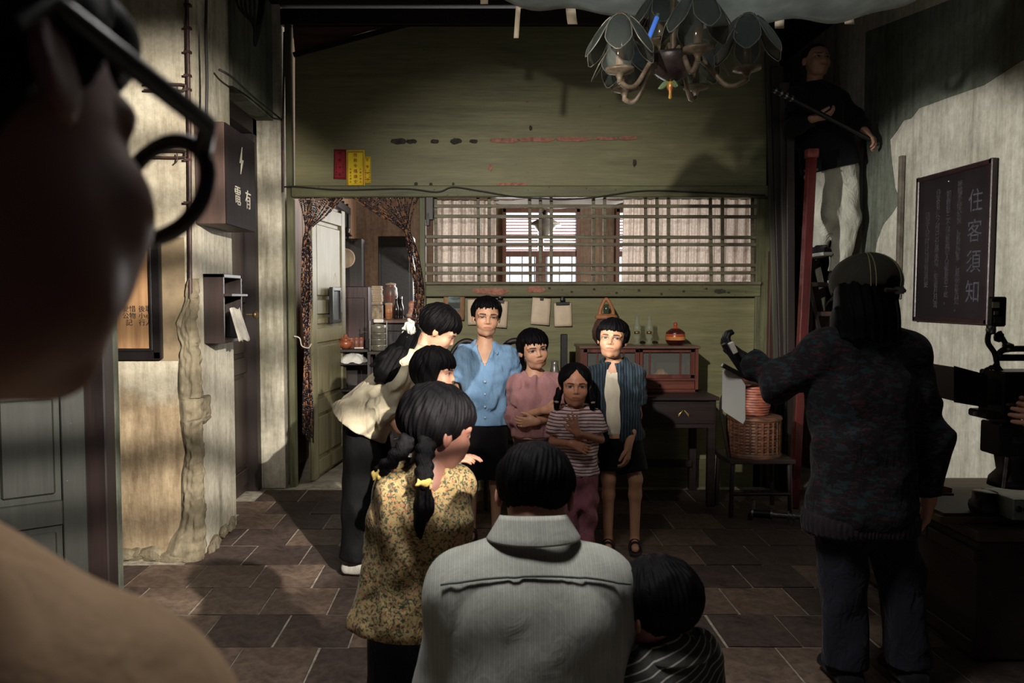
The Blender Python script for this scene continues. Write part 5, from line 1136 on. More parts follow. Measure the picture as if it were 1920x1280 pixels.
class Person:
    def __init__(s, label, base, J, stature, skin, fwd, build=1.0, group=None):
        s.root = thing('person', label, 'person', base); s.o = V3(base); s.s = stature / 1.7; s.b = build
        s.J = {k: V3(v) - s.o for k, v in J.items()}; s.skin = np.array(srgb(*skin)); s.fwd = unit(fwd)
        J = s.J; s.side = unit(J['sR'] - J['sL']); s.up = unit(J['neck'] - J['pel'])
        s.tf = unit(np.cross(s.up, s.side)); 
        if s.tf @ s.fwd < 0: s.tf = -s.tf
        hw = .085 * s.s * s.b; hs = unit(np.array([-s.fwd[1], s.fwd[0], 0]));
        if hs @ s.side < 0: hs = -hs
        s.hs = hs
        J.setdefault('hL', J['pel'] - hs * hw); J.setdefault('hR', J['pel'] + hs * hw)
        s.parts = []
    def part(s, name, me, m, parent=None): o = link(name, me, m, parent or s.root); s.parts.append(o); return o
    def torso(s, F, infl, k=.05, hem=None):
        J, z, b = s.J, s.s, s.b; n = s.tf; ch = J['neck'] * .68 + J['pel'] * .32; wa = J['neck'] * .36 + J['pel'] * .64
        sw = np.linalg.norm(J['sR'] - J['sL']) / 2
        i = infl
        F.cone(ch - s.side * sw * .38, ch + s.side * sw * .38, .125 * z * b + i, .125 * z * b + i, k, n=n, q=1.12)
        F.cone(wa - s.side * .05 * z, wa + s.side * .05 * z, .105 * z * b + i, .105 * z * b + i, .1 * z, n=n, q=1.08)
        F.cone(ch, wa, .125 * z * b + i, .12 * z * b + i, .08 * z, n=n, q=1.1)
        pc = J['pel'] + s.up * .03 * z
        F.cone(pc - s.hs * .065 * z * b, pc + s.hs * .065 * z * b, .115 * z * b + i, .115 * z * b + i, .1 * z, n=s.tf, q=1.0)
        F.cone(wa, pc, .12 * z * b + i, .13 * z * b + i, .08 * z, n=n, q=1.15)
        mid = (J['sL'] + J['sR']) / 2
        F.cone(J['sL'], mid + s.up * .025 * z, .062 * z + i, .075 * z + i, .05 * z); F.cone(J['sR'], mid + s.up * .025 * z, .062 * z + i, .075 * z + i, .05 * z)
    def body(s, head_c, Fv, Uv, H, hopt=None, hands=None, res=.012, hres=.003, arms=True, legs=True, feet=True, armr=(.046, .038, .026), hand_res=.004):
        J, z = s.J, s.s; hopt = hopt or {}; hands = hands or {}
        Vs, Qs, Cs = [], [], []; nv = 0
        M = frame_mat(Fv, Uv); hc = V3(head_c) - s.o; s.M, s.hc, s.H = M, hc, H
        nl = M.T @ (J['neck'] - hc)
        V, Q, C = head_mesh(H, nl, s.skin, hres, hopt)
        Vs.append(vmap(hc, M, V)); Qs.append(Q); Cs.append(C); nv += len(V)
        pts = [v for k_, v in J.items()]; lo, hi = bbox(pts, .2 * z + .02)
        F = Field(lo, hi, res); s.torso(F, 0.0)
        nr = hopt.get('neck_r', .20) * H
        F.cone(J['neck'] - s.up * .03, J['neck'] * .6 + hc * .4 , nr * 1.15, nr * 1.0, .05 * z)
        for e in 'LR':
            if arms:
                F.cone(J['s' + e], J['e' + e], armr[0] * z * s.b * 1.05, armr[1] * z * s.b, .03 * z); F.cone(J['e' + e], J['w' + e], armr[1] * z * s.b, armr[2] * z, .02 * z)
            if legs:
                F.cone(J['h' + e], J['k' + e], .080 * z * s.b, .052 * z * s.b, .04 * z)
                cf = J['k' + e] * .72 + J['a' + e] * .28 - s.fwd * .012 * z
                F.cone(J['k' + e], cf, .048 * z, .050 * z * s.b, .03 * z); F.cone(cf, J['a' + e], .050 * z * s.b, .032 * z, .03 * z)
            if feet:
                a = J['a' + e]; fd = s.J.get('f' + e); fd = unit(fd + s.o) if fd is not None else s.fwd
                F.cone(a + [0, 0, -.035 * z] - fd * .03 * z, a + fd * .13 * z + [0, 0, -.05 * z], .034 * z, .026 * z, .03 * z)
        V, Q = F.mesh(); Vs.append(V); Qs.append(Q + nv); Cs.append(np.tile(s.skin, (len(V), 1))); nv += len(V)
        L = .105 * s.s * 1.7
        for e, hd in hands.items():
            w = J['w' + e]; d, pn, curl, side = hd[:4]; kw = dict(hd[4]) if len(hd) > 4 else {}; hcol = kw.pop('col', None); hcol = np.array(srgb(*hcol)) if hcol else s.skin * np.array([.97, .93, .92])
            lo, hi = bbox([w, w + unit(d) * L], L * .75); F = Field(lo, hi, hand_res)
            hand_ops(F, w, d, pn, L, curl, side, **kw); F.cone(J['e' + e], w, armr[1] * z * s.b, armr[2] * z, .02 * z)
            V, Q = F.mesh(); Vs.append(V); Qs.append(Q + nv); Cs.append(np.tile(hcol, (len(V), 1))); nv += len(V)
        me = np_mesh('body', np.concatenate(Vs), np.concatenate(Qs), np.concatenate(Cs))
        s.bodyo = s.part('body', me, SKIN); return s.bodyo
    def hair(s, style, res=.0035, seed=1, m=None):
        V, Q = hair_mesh(s.H, style, res, seed); V = vmap(s.hc, s.M, V)
        return s.part('hair', np_mesh('hair', V, Q), m or HAIR)
    def hp(s, x, y, z): return s.hc + s.M @ (np.array([x, y, z]) * s.H)     # a point of the head in the person's frame
    def top(s, name, m, hem, slv=(.5, .5), infl=.018, neck=.07, neck_z=.0, vneck=0, fold=.007, ffreq=45, res=.007, slr=(.075, .07, .055), seed=1, flare=0.0, opening=None, fstretch=(1, 1, .3), jk=.016):
        J, z = s.J, s.s; hemp = V3(hem) - s.o
        pts = [J['neck'] + s.up * .08, J['sL'], J['sR'], J['pel'], hemp]
        for e, fr in zip('LR', slv):
            if fr > 0: pts.append(J['e' + e])
            if fr > .5: pts.append(J['w' + e])
        lo, hi = bbox(pts, .17 * z + infl); F = Field(lo, hi, res)
        s.torso(F, infl)
        if flare:
            wa = J['neck'] * .3 + J['pel'] * .7
            F.cone(wa - s.side * .06 * z, hemp - s.side * (.07 * z), .12 * z + infl, .13 * z + infl + flare, .06, n=s.tf, q=1.15); F.cone(wa + s.side * .06 * z, hemp + s.side * (.07 * z), .12 * z + infl, .13 * z + infl + flare, .06, n=s.tf, q=1.15)
        F.folds(fold, ffreq, seed, fstretch)
        dn = unit(hemp - (J['neck'] + J['sL'] * .0)); dn = unit(J['pel'] - J['neck']) 
        F.half(hemp, dn, .006)
        for e, fr in zip('LR', slv):
            if fr <= 0: continue
            A = F.like(); S, E, W = J['s' + e], J['e' + e], J['w' + e]
            f1 = min(1, fr * 2); p1 = S + (E - S) * f1
            A.cone(S, S + (E - S) * min(1, f1 + .06 * (fr < .5)), slr[0] * z, (slr[0] + (slr[1] - slr[0]) * f1) * z, .01)
            end, dr = p1, unit(E - S)
            if fr > .5:
                f2 = fr * 2 - 1; p2 = E + (W - E) * f2; A.cone(E, p2 + unit(W - E) * .02, slr[1] * z, (slr[1] + (slr[2] - slr[1]) * f2) * z, .03); end, dr = p2, unit(W - E)
            A.folds(fold * .9, ffreq * 1.25, seed + 5, (1, 1, 1))
            # cut the cuff only near the cuff
            x, y, zz = A.grid(); dd = (x - end[0]) * dr[0] + (y - end[1]) * dr[1] + (zz - end[2]) * dr[2]
            near = np.sqrt((x - end[0]) ** 2 + (y - end[1]) ** 2 + (zz - end[2]) ** 2) < (.19 if fr <= .5 else .095) * z
            A.v = np.where(near, np.maximum(A.v, dd), A.v).astype(f32)
            F.join(A, jk)
        nk = J['neck'] + s.up * neck_z
        F.cone(nk + s.tf * .005, nk + s.up * .2 + s.tf * .02, neck * z, neck * z * 1.2, .008, sub=True)
        if vneck: 
            for t in np.linspace(0, 1, 6): 
                c = nk + s.tf * .09 * z - s.up * vneck * t; F.cone(c - s.tf * .02, c + s.tf * .12, .045 * z * (1 - t) + .006, .05 * z * (1 - t) + .006, .004, sub=True)
        if opening:      # open front: a vertical gap of half width open_w on the chest, shifted sideways
            off, w = opening; a0 = nk + s.tf * .13 * z + s.side * off * z; b0 = hemp + s.tf * .13 * z + s.side * off * z
            F.cone(a0, b0, w * z, w * z * 1.1, .01, sub=True)
        V, Q = F.mesh(); s.parts.append(None); o = s.part(name, np_mesh(name, V, Q), m); return o
    def legs(s, name, m, end=(1., 1.), infl=.02, fold=.006, res=.008, rad=None, seed=3, waist=.12, ffreq=40):
        J, z = s.J, s.s; r0, r1, r2 = rad or (.095, .08, .07)
        pts = [J['pel'] + s.up * .12 * z] + [J[c + e] for e in 'LR' for c in 'hka']; lo, hi = bbox(pts, .16 * z); F = Field(lo, hi, res)
        pc = J['pel'] + s.up * .02 * z
        F.cone(pc - s.hs * .06 * z * s.b, pc + s.hs * .06 * z * s.b, .118 * z * s.b + infl * .5, .118 * z * s.b + infl * .5, .03, n=s.tf, q=1.0)
        F.cone(pc, pc + s.up * .16 * z, .125 * z * s.b + infl * .5, .125 * z * s.b, .05, n=s.tf, q=1.15)
        for e, f_ in zip('LR', end):
            A = F.like(); h, kn, an = J['h' + e], J['k' + e], J['a' + e]; b = s.b
            if f_ <= .5:
                p = h + (kn - h) * f_ * 2; A.cone(h, p, r0 * z * b, (r0 + (r1 - r0) * f_ * 2) * z * b, .02); d = unit(kn - h)
            else:
                p = kn + (an - kn) * (f_ * 2 - 1); A.cone(h, kn, r0 * z * b, r1 * z * b, .02); A.cone(kn, p, r1 * z * b, (r1 + (r2 - r1) * (f_ * 2 - 1)) * z * b, .03); d = unit(an - kn)
            A.folds(fold, ffreq, seed, (1, 1, .45)); x, y, zz = A.grid(); dd = (x - p[0]) * d[0] + (y - p[1]) * d[1] + (zz - p[2]) * d[2]
            near = np.sqrt((x - p[0]) ** 2 + (y - p[1]) ** 2 + (zz - p[2]) ** 2) < .2 * z
            A.v = np.where(near, np.maximum(A.v, dd), A.v).astype(f32); F.join(A, .03 * z)
        F.half(pc + s.up * waist * z, s.up, .01)
        V, Q = F.mesh(); return s.part(name, np_mesh(name, V, Q), m)
    def collar(s, m, rx, ry, h, out, open_deg=30, drop=.03, name='collar', lift=0.0, points=.02):
        """folded shirt collar round the neck: a leaf from the neck line outwards and down"""
        c = s.J['neck'] + s.up * lift; mb = MB()
        def fn(u, v):
            a = math.radians(open_deg) + u * (2 * math.pi - 2 * math.radians(open_deg)); fr = math.cos(a); sd = math.sin(a)
            tip = max(0, fr) ** 4
            r = 1 + (out + points * tip * 2) * v / rx
            p = c + s.side * sd * rx * r + s.tf * fr * ry * r + s.up * (h * (1 - v) * (1 - .55 * max(0, fr)) - v * (drop * (.4 + .6 * max(0, -fr) ) + points * tip + drop * tip) - .03 * max(0, fr))
            return p
        mb.sheet(fn, 36, 5, thick=tuple(s.up * -.004 - s.tf * .0)); return s.part(name, mb.mesh(name), m)
    def shoe(s, e, m, name='shoe', length=.27, w=.05, sole=None):
        a = s.J['a' + e]; z = s.s; fd = s.J.get('f' + e); fd = unit(fd + s.o) if fd is not None else s.fwd; fd = unit(np.array([fd[0], fd[1], 0]))
        lo, hi = bbox([a, a + fd * length * z], .12); F = Field(lo, hi, .006); g = a[2] - .075 * z
        F.cone(a + [0, 0, -.03 * z] - fd * .04 * z, a + fd * .14 * z + [0, 0, -.045 * z], .048 * z, .036 * z, .03); F.cone(a + fd * .03 * z, a + [0, 0, .02 * z], .045 * z, .046 * z, .03)
        F.half([0, 0, g + .02], (0, 0, -1)); V, Q = F.mesh(); o = s.part(name, np_mesh(name, V, Q), m)
        if sole:
            F = Field(lo, hi, .006); F.cone(a + [0, 0, -.045 * z] - fd * .045 * z, a + fd * .145 * z + [0, 0, -.045 * z], .052 * z, .046 * z, .03); F.half([0, 0, g + .024], (0, 0, 1)); F.half([0, 0, g], (0, 0, -1))
            V, Q = F.mesh(); link('sole', np_mesh('sole', V, Q), sole, o)
        return o
# ------------------------------------------------------------------ fabrics
def fabric(name, c1, c2, rough=.85, weave=260, wr=.35, sheen=.06):
    m = bpy.data.materials.new(name); nt, b = nodes(m); v = tex_coord(nt)
    n = noise(nt, tex_coord(nt, (1, 1, .35)), 9, 5, .6); w = noise(nt, v, weave, 2)
    c = ramp(nt, n, [(.3, srgb(*c2)), (.7, srgb(*c1))]); c = mixc(nt, .25, c, ramp(nt, w, [(.3, (.6, .6, .6)), (.7, (1.1, 1.1, 1.1))]), 'MULTIPLY')
    nt.links.new(c, b.inputs['Base Color']); b.inputs['Roughness'].default_value = rough; b.inputs['Specular IOR Level'].default_value = .2; b.inputs['Sheen Weight'].default_value = sheen
    h = noise(nt, tex_coord(nt, (1, 1, .55)), 16, 3, .5, 1.2); bump(nt, b, h, wr, .02); return m, nt, b, c
def striped(name, stops, scale, axis='Z', dist=0.0, base=None, rough=.85, rot=(0, 0, 0), wr=.35):
    """stops: list of (position, colour) in one repeat"""
    m, nt, b, c0 = fabric(name, (255, 255, 255), (215, 215, 215), rough, wr=wr); v = tex_coord(nt, rot=rot)
    sp = nt.nodes.new('ShaderNodeSeparateXYZ'); nz = nt.nodes.new('ShaderNodeVectorMath'); nz.operation = 'ADD'
    nn = nt.nodes.new('ShaderNodeTexNoise'); nn.inputs['Scale'].default_value = 5; nt.links.new(v, nn.inputs['Vector'])
    sc = nt.nodes.new('ShaderNodeVectorMath'); sc.operation = 'SCALE'; sc.inputs['Scale'].default_value = dist; nt.links.new(nn.outputs['Color'], sc.inputs[0]); nt.links.new(v, nz.inputs[0]); nt.links.new(sc.outputs[0], nz.inputs[1]); nt.links.new(nz.outputs[0], sp.inputs[0])
    mu = nt.nodes.new('ShaderNodeMath'); mu.operation = 'MULTIPLY'; mu.inputs[1].default_value = scale; nt.links.new(sp.outputs[axis], mu.inputs[0])
    fr = nt.nodes.new('ShaderNodeMath'); fr.operation = 'FRACT'; nt.links.new(mu.outputs[0], fr.inputs[0])
    r = nt.nodes.new('ShaderNodeValToRGB'); r.color_ramp.interpolation = 'CONSTANT'; el = r.color_ramp.elements
    while len(el) < len(stops): el.new(.5)
    for e, (p_, c_) in zip(el, stops): e.position = p_; e.color = (*srgb(*c_), 1)
    nt.links.new(fr.outputs[0], r.inputs[0]); c = mixc(nt, 1.0, c0, r.outputs[0], 'MULTIPLY'); nt.links.new(c, b.inputs['Base Color']); return m
F_BLUE = fabric('sky_blue_cotton', (134, 168, 202), (106, 140, 178), wr=.6)[0]
F_BLACK = fabric('black_cloth', (19, 16, 21), (12, 10, 14))[0]
F_PINK = fabric('dusty_pink_cotton', (182, 134, 136), (150, 106, 110), wr=.5)[0]
F_BROWN = fabric('dark_brown_cloth', (58, 40, 42), (38, 26, 30))[0]
F_PLUM = fabric('plum_trousers', (150, 92, 98), (104, 62, 70), wr=.7)[0]
F_WHITE = fabric('ivory_blouse_cotton', (194, 184, 160), (166, 154, 132), wr=.6)[0]
F_TANK = fabric('off_white_cotton', (216, 206, 188), (188, 178, 160))[0]
F_GREYW = fabric('pale_grey_cotton', (182, 178, 168), (152, 148, 140))[0]
F_TAN = fabric('tan_cotton', (212, 176, 140), (184, 150, 116), wr=.25)[0]
F_JEAN = fabric('pale_trousers', (206, 204, 190), (170, 168, 156), wr=.8)[0]
F_INDIGO = fabric('dark_blue_denim', (33, 32, 44), (21, 20, 29), wr=.7)[0]
F_MAROON = fabric('maroon_rib', (104, 26, 42), (80, 18, 32))[0]
F_STRIPE = striped('maroon_striped_jersey', [(0, (226, 206, 204)), (.30, (92, 30, 48)), (.46, (214, 178, 178)), (.62, (226, 206, 204)), (.80, (84, 28, 44)), (.93, (226, 206, 204))], 30, 'Z', .03)
F_DARKSTR = striped('dark_teal_pinstripe', [(0, (34, 44, 56)), (.80, (86, 112, 118)), (.90, (30, 38, 50))], 62, 'X', .012)
F_KIDSTR = striped('charcoal_white_stripe', [(0, (66, 66, 62)), (.84, (178, 174, 162))], 62, 'Z', .01, rot=(0, math.radians(28), 0))
F_GREY = striped('grey_green_pinstripe_shirt', [(0, (166, 166, 157)), (.5, (150, 152, 145)), (.7, (176, 175, 166)), (.85, (142, 144, 138))], 95, 'X', .01, wr=.18)
def floral():
    m, nt, b, c0 = fabric('small_floral_print', (172, 152, 106), (148, 128, 86), wr=.6); v = tex_coord(nt)
    n1 = noise(nt, v, 120, 2, .5, .6); n2 = noise(nt, v, 130, 2, .5, 1.0); n3 = noise(nt, v, 150, 2)
    c = mixc(nt, ramp(nt, n1, [(.52, (0, 0, 0)), (.56, (1, 1, 1))]), c0, srgb(72, 76, 56)); c = mixc(nt, ramp(nt, n2, [(.60, (0, 0, 0)), (.63, (1, 1, 1))]), c, srgb(176, 110, 84)); c = mixc(nt, ramp(nt, n3, [(.62, (0, 0, 0)), (.65, (1, 1, 1))]), c, srgb(52, 50, 62))
    nt.links.new(c, b.inputs['Base Color']); return m
F_FLORAL = floral()
def knit():
    m, nt, b, c0 = fabric('patterned_knit', (32, 27, 31), (21, 18, 21), wr=.5); v = tex_coord(nt)
    n1 = noise(nt, tex_coord(nt, (1, 1, 2.4)), 24, 3, .6); n2 = noise(nt, tex_coord(nt, (1, 1, 3)), 30, 3, .6, .8)
    c = mixc(nt, ramp(nt, n1, [(.53, (0, 0, 0)), (.57, (1, 1, 1))]), c0, srgb(30, 46, 49)); c = mixc(nt, ramp(nt, n2, [(.58, (0, 0, 0)), (.61, (1, 1, 1))]), c, srgb(60, 31, 36))
    nt.links.new(c, b.inputs['Base Color']); return m
F_KNIT = knit()
def JP(**k): return {n: P(*v) for n, v in k.items()}
BTN = mat('shirt_button', (196, 200, 204), (170, 172, 176), .3)
def buttons(p, m_owner, pts):
    for q in pts: MB().lathe([(0, .003), (.005, .003), (.006, 0)], tuple(q), 8, tuple(p.tf)).build('button', BTN, m_owner)
def sandal(p, e):
    a = p.J['a' + e]; fd = p.fwd; z = p.s; sd = np.array([-fd[1], fd[0], 0]); g = -a[2] * 0 + (-.0)
    c0 = a - fd * .05 * z; c1 = a + fd * .17 * z
    poly = [c0 - sd * .032 * z, c0 + sd * .032 * z, (c0 + c1) / 2 + sd * .038 * z, c1 + sd * .036 * z, c1 + fd * .02 * z, c1 - sd * .036 * z, (c0 + c1) / 2 - sd * .038 * z]
    o = p.part('sandal', MB().plate([(q[0], q[1], .012) for q in poly], (0, 0, -.011)).mesh('sandal', .002), F_BROWN)
    for f_ in (.04, .10): 
        c = a + fd * f_ * z; MB().tube(bez([c - sd * .04 * z + [0, 0, .012 - a[2]], c - sd * .03 * z + [0, 0, .05 - a[2]], c + [0, 0, .062 - a[2]], c + sd * .03 * z + [0, 0, .05 - a[2]], c + sd * .04 * z + [0, 0, .012 - a[2]]], 4), .006, 6).build('strap', F_BROWN, o)
def ankle(px, Y, dx=0): x = P(px, 1000, Y).x; return Vector((x, Y, .07))
def stand_legs(xl, xr, Y, kz, s, dy=0):
    return dict(kL=Vector((P(xl, 900, Y).x, Y - .02, kz)), kR=Vector((P(xr, 900, Y).x, Y - .02, kz)), aL=ankle(xl, Y), aR=ankle(xr, Y))

# ------------------------------------------------------------------ tall boy in blue
Y = 4.62
J = JP(neck=(909, 648, Y + .03), sL=(872, 668, Y + .03), sR=(950, 670, Y + .03), eL=(855, 742, Y + .06), eR=(972, 744, Y + .06), wL=(860, 812, Y), wR=(968, 818, Y + .02), pel=(908, 800, Y + .03))
J.update(stand_legs(884, 930, Y, .40, 1))
p = Person('tallest boy in open-collared sky blue shirt and black shorts', (J['pel'].x, Y, 0), J, 1.40, (194, 148, 120), (0, -1, 0), .86)
Fv, U = face_dir(6, -2, 3)
p.body(P(912, 594, Y - .01), Fv, U, .222, dict(eye_open=.82, neck_r=.19, wide=.93), {'L': ((0, -.1, -1), (1, 0, 0), .3, 1), 'R': ((0, -.1, -1), (-1, 0, 0), .3, -1)}, res=.010, hres=.0028)
p.hair(dict(bang=.235, jag=.035, side=.0, back=-.28, slant=-.05, big=1.0), .003, 2)
o = p.top('shirt', F_BLUE, P(908, 795, Y), slv=(.30, .30), infl=.016, neck=.062, vneck=.105, fold=.012, ffreq=75, slr=(.078, .084, .06), seed=4, res=.006)
p.collar(F_BLUE, .064, .062, .022, .036, 38, .012, lift=.0)
zs = [P(0, y, Y).z for y in (712, 735, 758, 778)]
buttons(p, o, [np.array([p.J['neck'][0] + .0, 0, z_ ]) + p.tf * .128 + [0, p.J['neck'][1], 0] for z_ in zs])
p.legs('shorts', F_BLACK, (.57, .57), rad=(.105, .10, .07)); sandal(p, 'L'); sandal(p, 'R')
# ------------------------------------------------------------------ boy in pink
Y = 4.42
J = JP(neck=(1001, 705, Y + .03), sL=(972, 722, Y + .03), sR=(1034, 719, Y + .03), eL=(966, 782, Y + .02), eR=(1048, 780, Y + .02), wL=(1022, 768, Y - .13), wR=(1005, 790, Y - .12), pel=(1003, 838, Y + .02))
J.update(stand_legs(985, 1022, Y, .38, 1))
p = Person('boy in dusty pink top with folded arms beside blue shirt', (J['pel'].x, Y, 0), J, 1.28, (200, 152, 124), (.05, -1, 0), .80)
Fv, U = face_dir(14, -2, -9)
p.body(P(1001, 655, Y - .01), Fv, U, .212, dict(eye_open=1.0, neck_r=.18, wide=.95), {'L': ((1, .05, .05), (0, 1, -.3), .25, 1), 'R': ((-1, -.05, -.05), (0, 1, .2), .45, -1)}, res=.010, hres=.0028)
p.hair(dict(bang=.17, jag=.045, side=-.05, back=-.34, slant=.08, big=1.04), .003, 5)
p.top('pink_top', F_PINK, P(1003, 818, Y), slv=(.56, .56), infl=.014, neck=.068, neck_z=-.012, fold=.011, ffreq=80, slr=(.072, .070, .062), seed=8, res=.006)
p.legs('trousers', F_BROWN, (.97, .97), rad=(.10, .08, .075)); p.shoe('L', F_BLACK); p.shoe('R', F_BLACK)
# ------------------------------------------------------------------ girl in stripes
Y = 4.16
J = JP(neck=(1080, 770, Y + .03), sL=(1050, 786, Y + .03), sR=(1112, 786, Y + .03), eL=(1036, 828, Y - .0), eR=(1126, 824, Y + .0), wL=(1072, 832, Y - .13), wR=(1082, 812, Y - .15), pel=(1083, 895, Y + .02))
J.update(stand_legs(1068, 1100, Y, .33, 1))
p = Person('small girl in maroon striped tee and plum trousers', (J['pel'].x, Y, 0), J, 1.12, (176, 122, 96), (-.02, -1, 0), .82)
Fv, U = face_dir(-2, -2, 1)
p.body(P(1078, 722, Y - .01), Fv, U, .212, dict(eye_open=1.0, neck_r=.17, wide=.98), {'L': ((1, -.1, -.35), (0, 1, -.3), .35, 1), 'R': ((-.35, -.1, 1), (-.3, 1, 0), .12, 1, dict(spread=.42))}, res=.009, hres=.0028, hand_res=.0032)
p.hair(dict(bang=.36, jag=.012, side=-.22, back=-.40, part=0.0, part_k=1.1, big=1.02, ridge=.5, tuft=.2, tails=[([(-.36, -.1, -.15), (-.42, 0, -.35), (-.44, .02, -.55)], .10, .07), ([(.36, -.1, -.15), (.42, 0, -.35), (.44, .02, -.55)], .10, .07)]), .003, 3)
for sx in (-1, 1): MB().lathe([(0, .014), (.016, .008), (.018, 0), (.016, -.008), (0, -.014)], tuple(p.hp(sx * .43, .02, -.40)), 10).build('hair_tie', mat('pale_beads', (176, 164, 160), (120, 90, 90), .4, 60), p.root)
p.top('striped_tee', F_STRIPE, P(1083, 890, Y), slv=(.36, .36), infl=.015, neck=.066, neck_z=-.01, fold=.007, ffreq=85, slr=(.080, .09, .06), seed=3, res=.0055)
nk = p.J['neck']; F_ = []
p.part('neckband', MB().tube([nk + p.side * .062 * math.cos(a_) + p.tf * (.055 * math.sin(a_) + .006) + p.up * (-.004 - .030 * max(0, math.sin(a_))) for a_ in [2 * math.pi * k / 28 for k in range(29)]], .009, 7, False).mesh('neckband'), F_MAROON)
p.legs('trousers', F_PLUM, (.99, .99), rad=(.105, .095, .10), fold=.014, ffreq=55, seed=6); p.shoe('L', F_BLACK); p.shoe('R', F_BLACK)
# ------------------------------------------------------------------ boy on the right, open dark shirt
Y = 4.40
J = JP(neck=(1152, 686, Y + .03), sL=(1118, 706, Y + .03), sR=(1187, 704, Y + .03), eL=(1108, 772, Y + .05), eR=(1195, 778, Y + .04), wL=(1112, 838, Y), wR=(1178, 836, Y - .11), pel=(1158, 835, Y + .03))
J.update(stand_legs(1140, 1190, Y, .40, 1))
p = Person('boy in open dark pinstriped shirt over off-white undershirt', (J['pel'].x, Y, 0), J, 1.36, (194, 144, 114), (-.15, -1, 0), .84)
Fv, U = face_dir(-16, 7, 4)
p.body(P(1148, 636, Y - .01), Fv, U, .212, dict(eye_open=.95, neck_r=.18, wide=.96, gaze=(-.01, .006)), {'L': ((0, -.1, -1), (1, 0, 0), .3, 1), 'R': ((-.1, -.1, -1), (-.8, .5, 0), .45, -1)}, res=.010, hres=.0028)
p.hair(dict(bang=.20, jag=.018, side=-.10, back=-.36, big=1.07), .003, 9)
p.top('undershirt', F_TANK, P(1152, 812, Y), slv=(0, 0), infl=.004, neck=.080, neck_z=-.02, fold=.003, ffreq=70, seed=2, res=.006)
o = p.top('open_shirt', F_DARKSTR, P(1158, 826, Y), slv=(.36, .36), infl=.022, neck=.066, fold=.010, ffreq=70, slr=(.078, .084, .06), seed=12, opening=(-.045, .062), res=.006)
p.collar(F_DARKSTR, .066, .064, .022, .034, 62, .014)
p.legs('shorts', F_BLACK, (.40, .40), rad=(.115, .12, .07)); sandal(p, 'L'); sandal(p, 'R')
# ------------------------------------------------------------------ woman in white blouse bending over
Y = 4.02
J = JP(neck=(786, 652, Y), sL=(764, 678, Y - .13), sR=(772, 672, Y + .13), eL=(712, 762, Y - .17), eR=(790, 768, Y + .15), wL=(752, 806, Y - .22), wR=(800, 800, Y - .05), pel=(686, 800, Y))
J.update(dict(kL=Vector((P(682, 900, Y).x, Y - .06, .48)), kR=Vector((P(700, 900, Y).x, Y + .08, .48)), aL=Vector((P(672, 1000, Y).x, Y - .06, .07)), aR=Vector((P(690, 1000, Y).x, Y + .10, .07))))
p = Person('woman in ivory blouse and dark trousers bending over a child', (J['aL'].x, Y, 0), J, 1.56, (202, 152, 126), (1, -.1, 0), .84)
Fv, U = (Vector((.82, .05, -.57)), Vector((.57, -.05, .82)))
p.body(P(824, 618, Y), Fv, U, .222, dict(neck_r=.18), {'L': ((.9, .1, -.3), (0, .3, -1), .35, 1), 'R': ((.9, -.1, -.3), (0, 0, -1), .35, -1)}, res=.011, hres=.0035)
p.hair(dict(bang=.13, jag=.03, side=-.06, back=-.32, big=1.08, part=.1, part_k=.2), .0035, 11)
hb = p.hp(0, -.5, -.10)
def chain(p, pts, r, name, m, k=.02, res=.005, q=1.0, n=None, ridges=0):
    lo, hi = bbox(pts, max(r) + .04); F = Field(lo, hi, res)
    for a_, b_, ra, rb in zip(pts, pts[1:], r, r[1:]): F.cone(a_, b_, ra, rb, k, n=n, q=q)
    if ridges: x, y, z = F.grid(); dr_ = unit(np.array(pts[-1]) - np.array(pts[0])); pv = unit(np.cross(dr_, [0, 1, 0])); w_ = x * pv[0] + y * .5 + z * pv[2]; F.v = (F.v + .003 * np.sin(w_ * ridges) + .002 * np.sin(w_ * ridges * 2.3 + 1)).astype(f32)
    V, Q = F.mesh(); return p.part(name, np_mesh(name, V, Q), m)
w2 = lambda px, py, Y_: V3(P(px, py, Y_)) - p.o
chain(p, [w2(775, 622, Y - .08), w2(764, 640, Y - .12), w2(742, 668, Y - .18), w2(722, 698, Y - .20), w2(706, 712, Y - .20)], [.035, .042, .055, .055, .012], 'ponytail', HAIR, .02, .004, 1.6, (0, 1, 0), 150)
chain(p, [w2(748, 660, Y - .18), w2(722, 672, Y - .19), w2(696, 684, Y - .18)], [.04, .034, .010], 'hair_lock', HAIR, .02, .004, 1.5, (0, 1, 0), 150)
F = Field(*bbox([w2(768, 622, Y - .1)], .07), .004); F.ell(w2(768, 624, Y - .10), (.026, .034, .062), 0); F.folds(.014, 190, 3, (1, 1, 1)); V, Q = F.mesh(); p.part('scrunchie', np_mesh('scrunchie', V, Q), F_GREYW)
p.top('blouse', F_WHITE, P(668, 790, Y), slv=(.80, .80), infl=.020, neck=.060, fold=.015, ffreq=60, slr=(.072, .070, .075), seed=21, res=.0065, fstretch=(1, 1, 1), flare=.02)
p.legs('trousers', fabric('deep_black_cloth', (9, 8, 10), (5, 5, 6), sheen=0)[0], (.97, .97), rad=(.125, .115, .12), fold=.010); p.shoe('L', F_GREYW); p.shoe('R', F_GREYW)
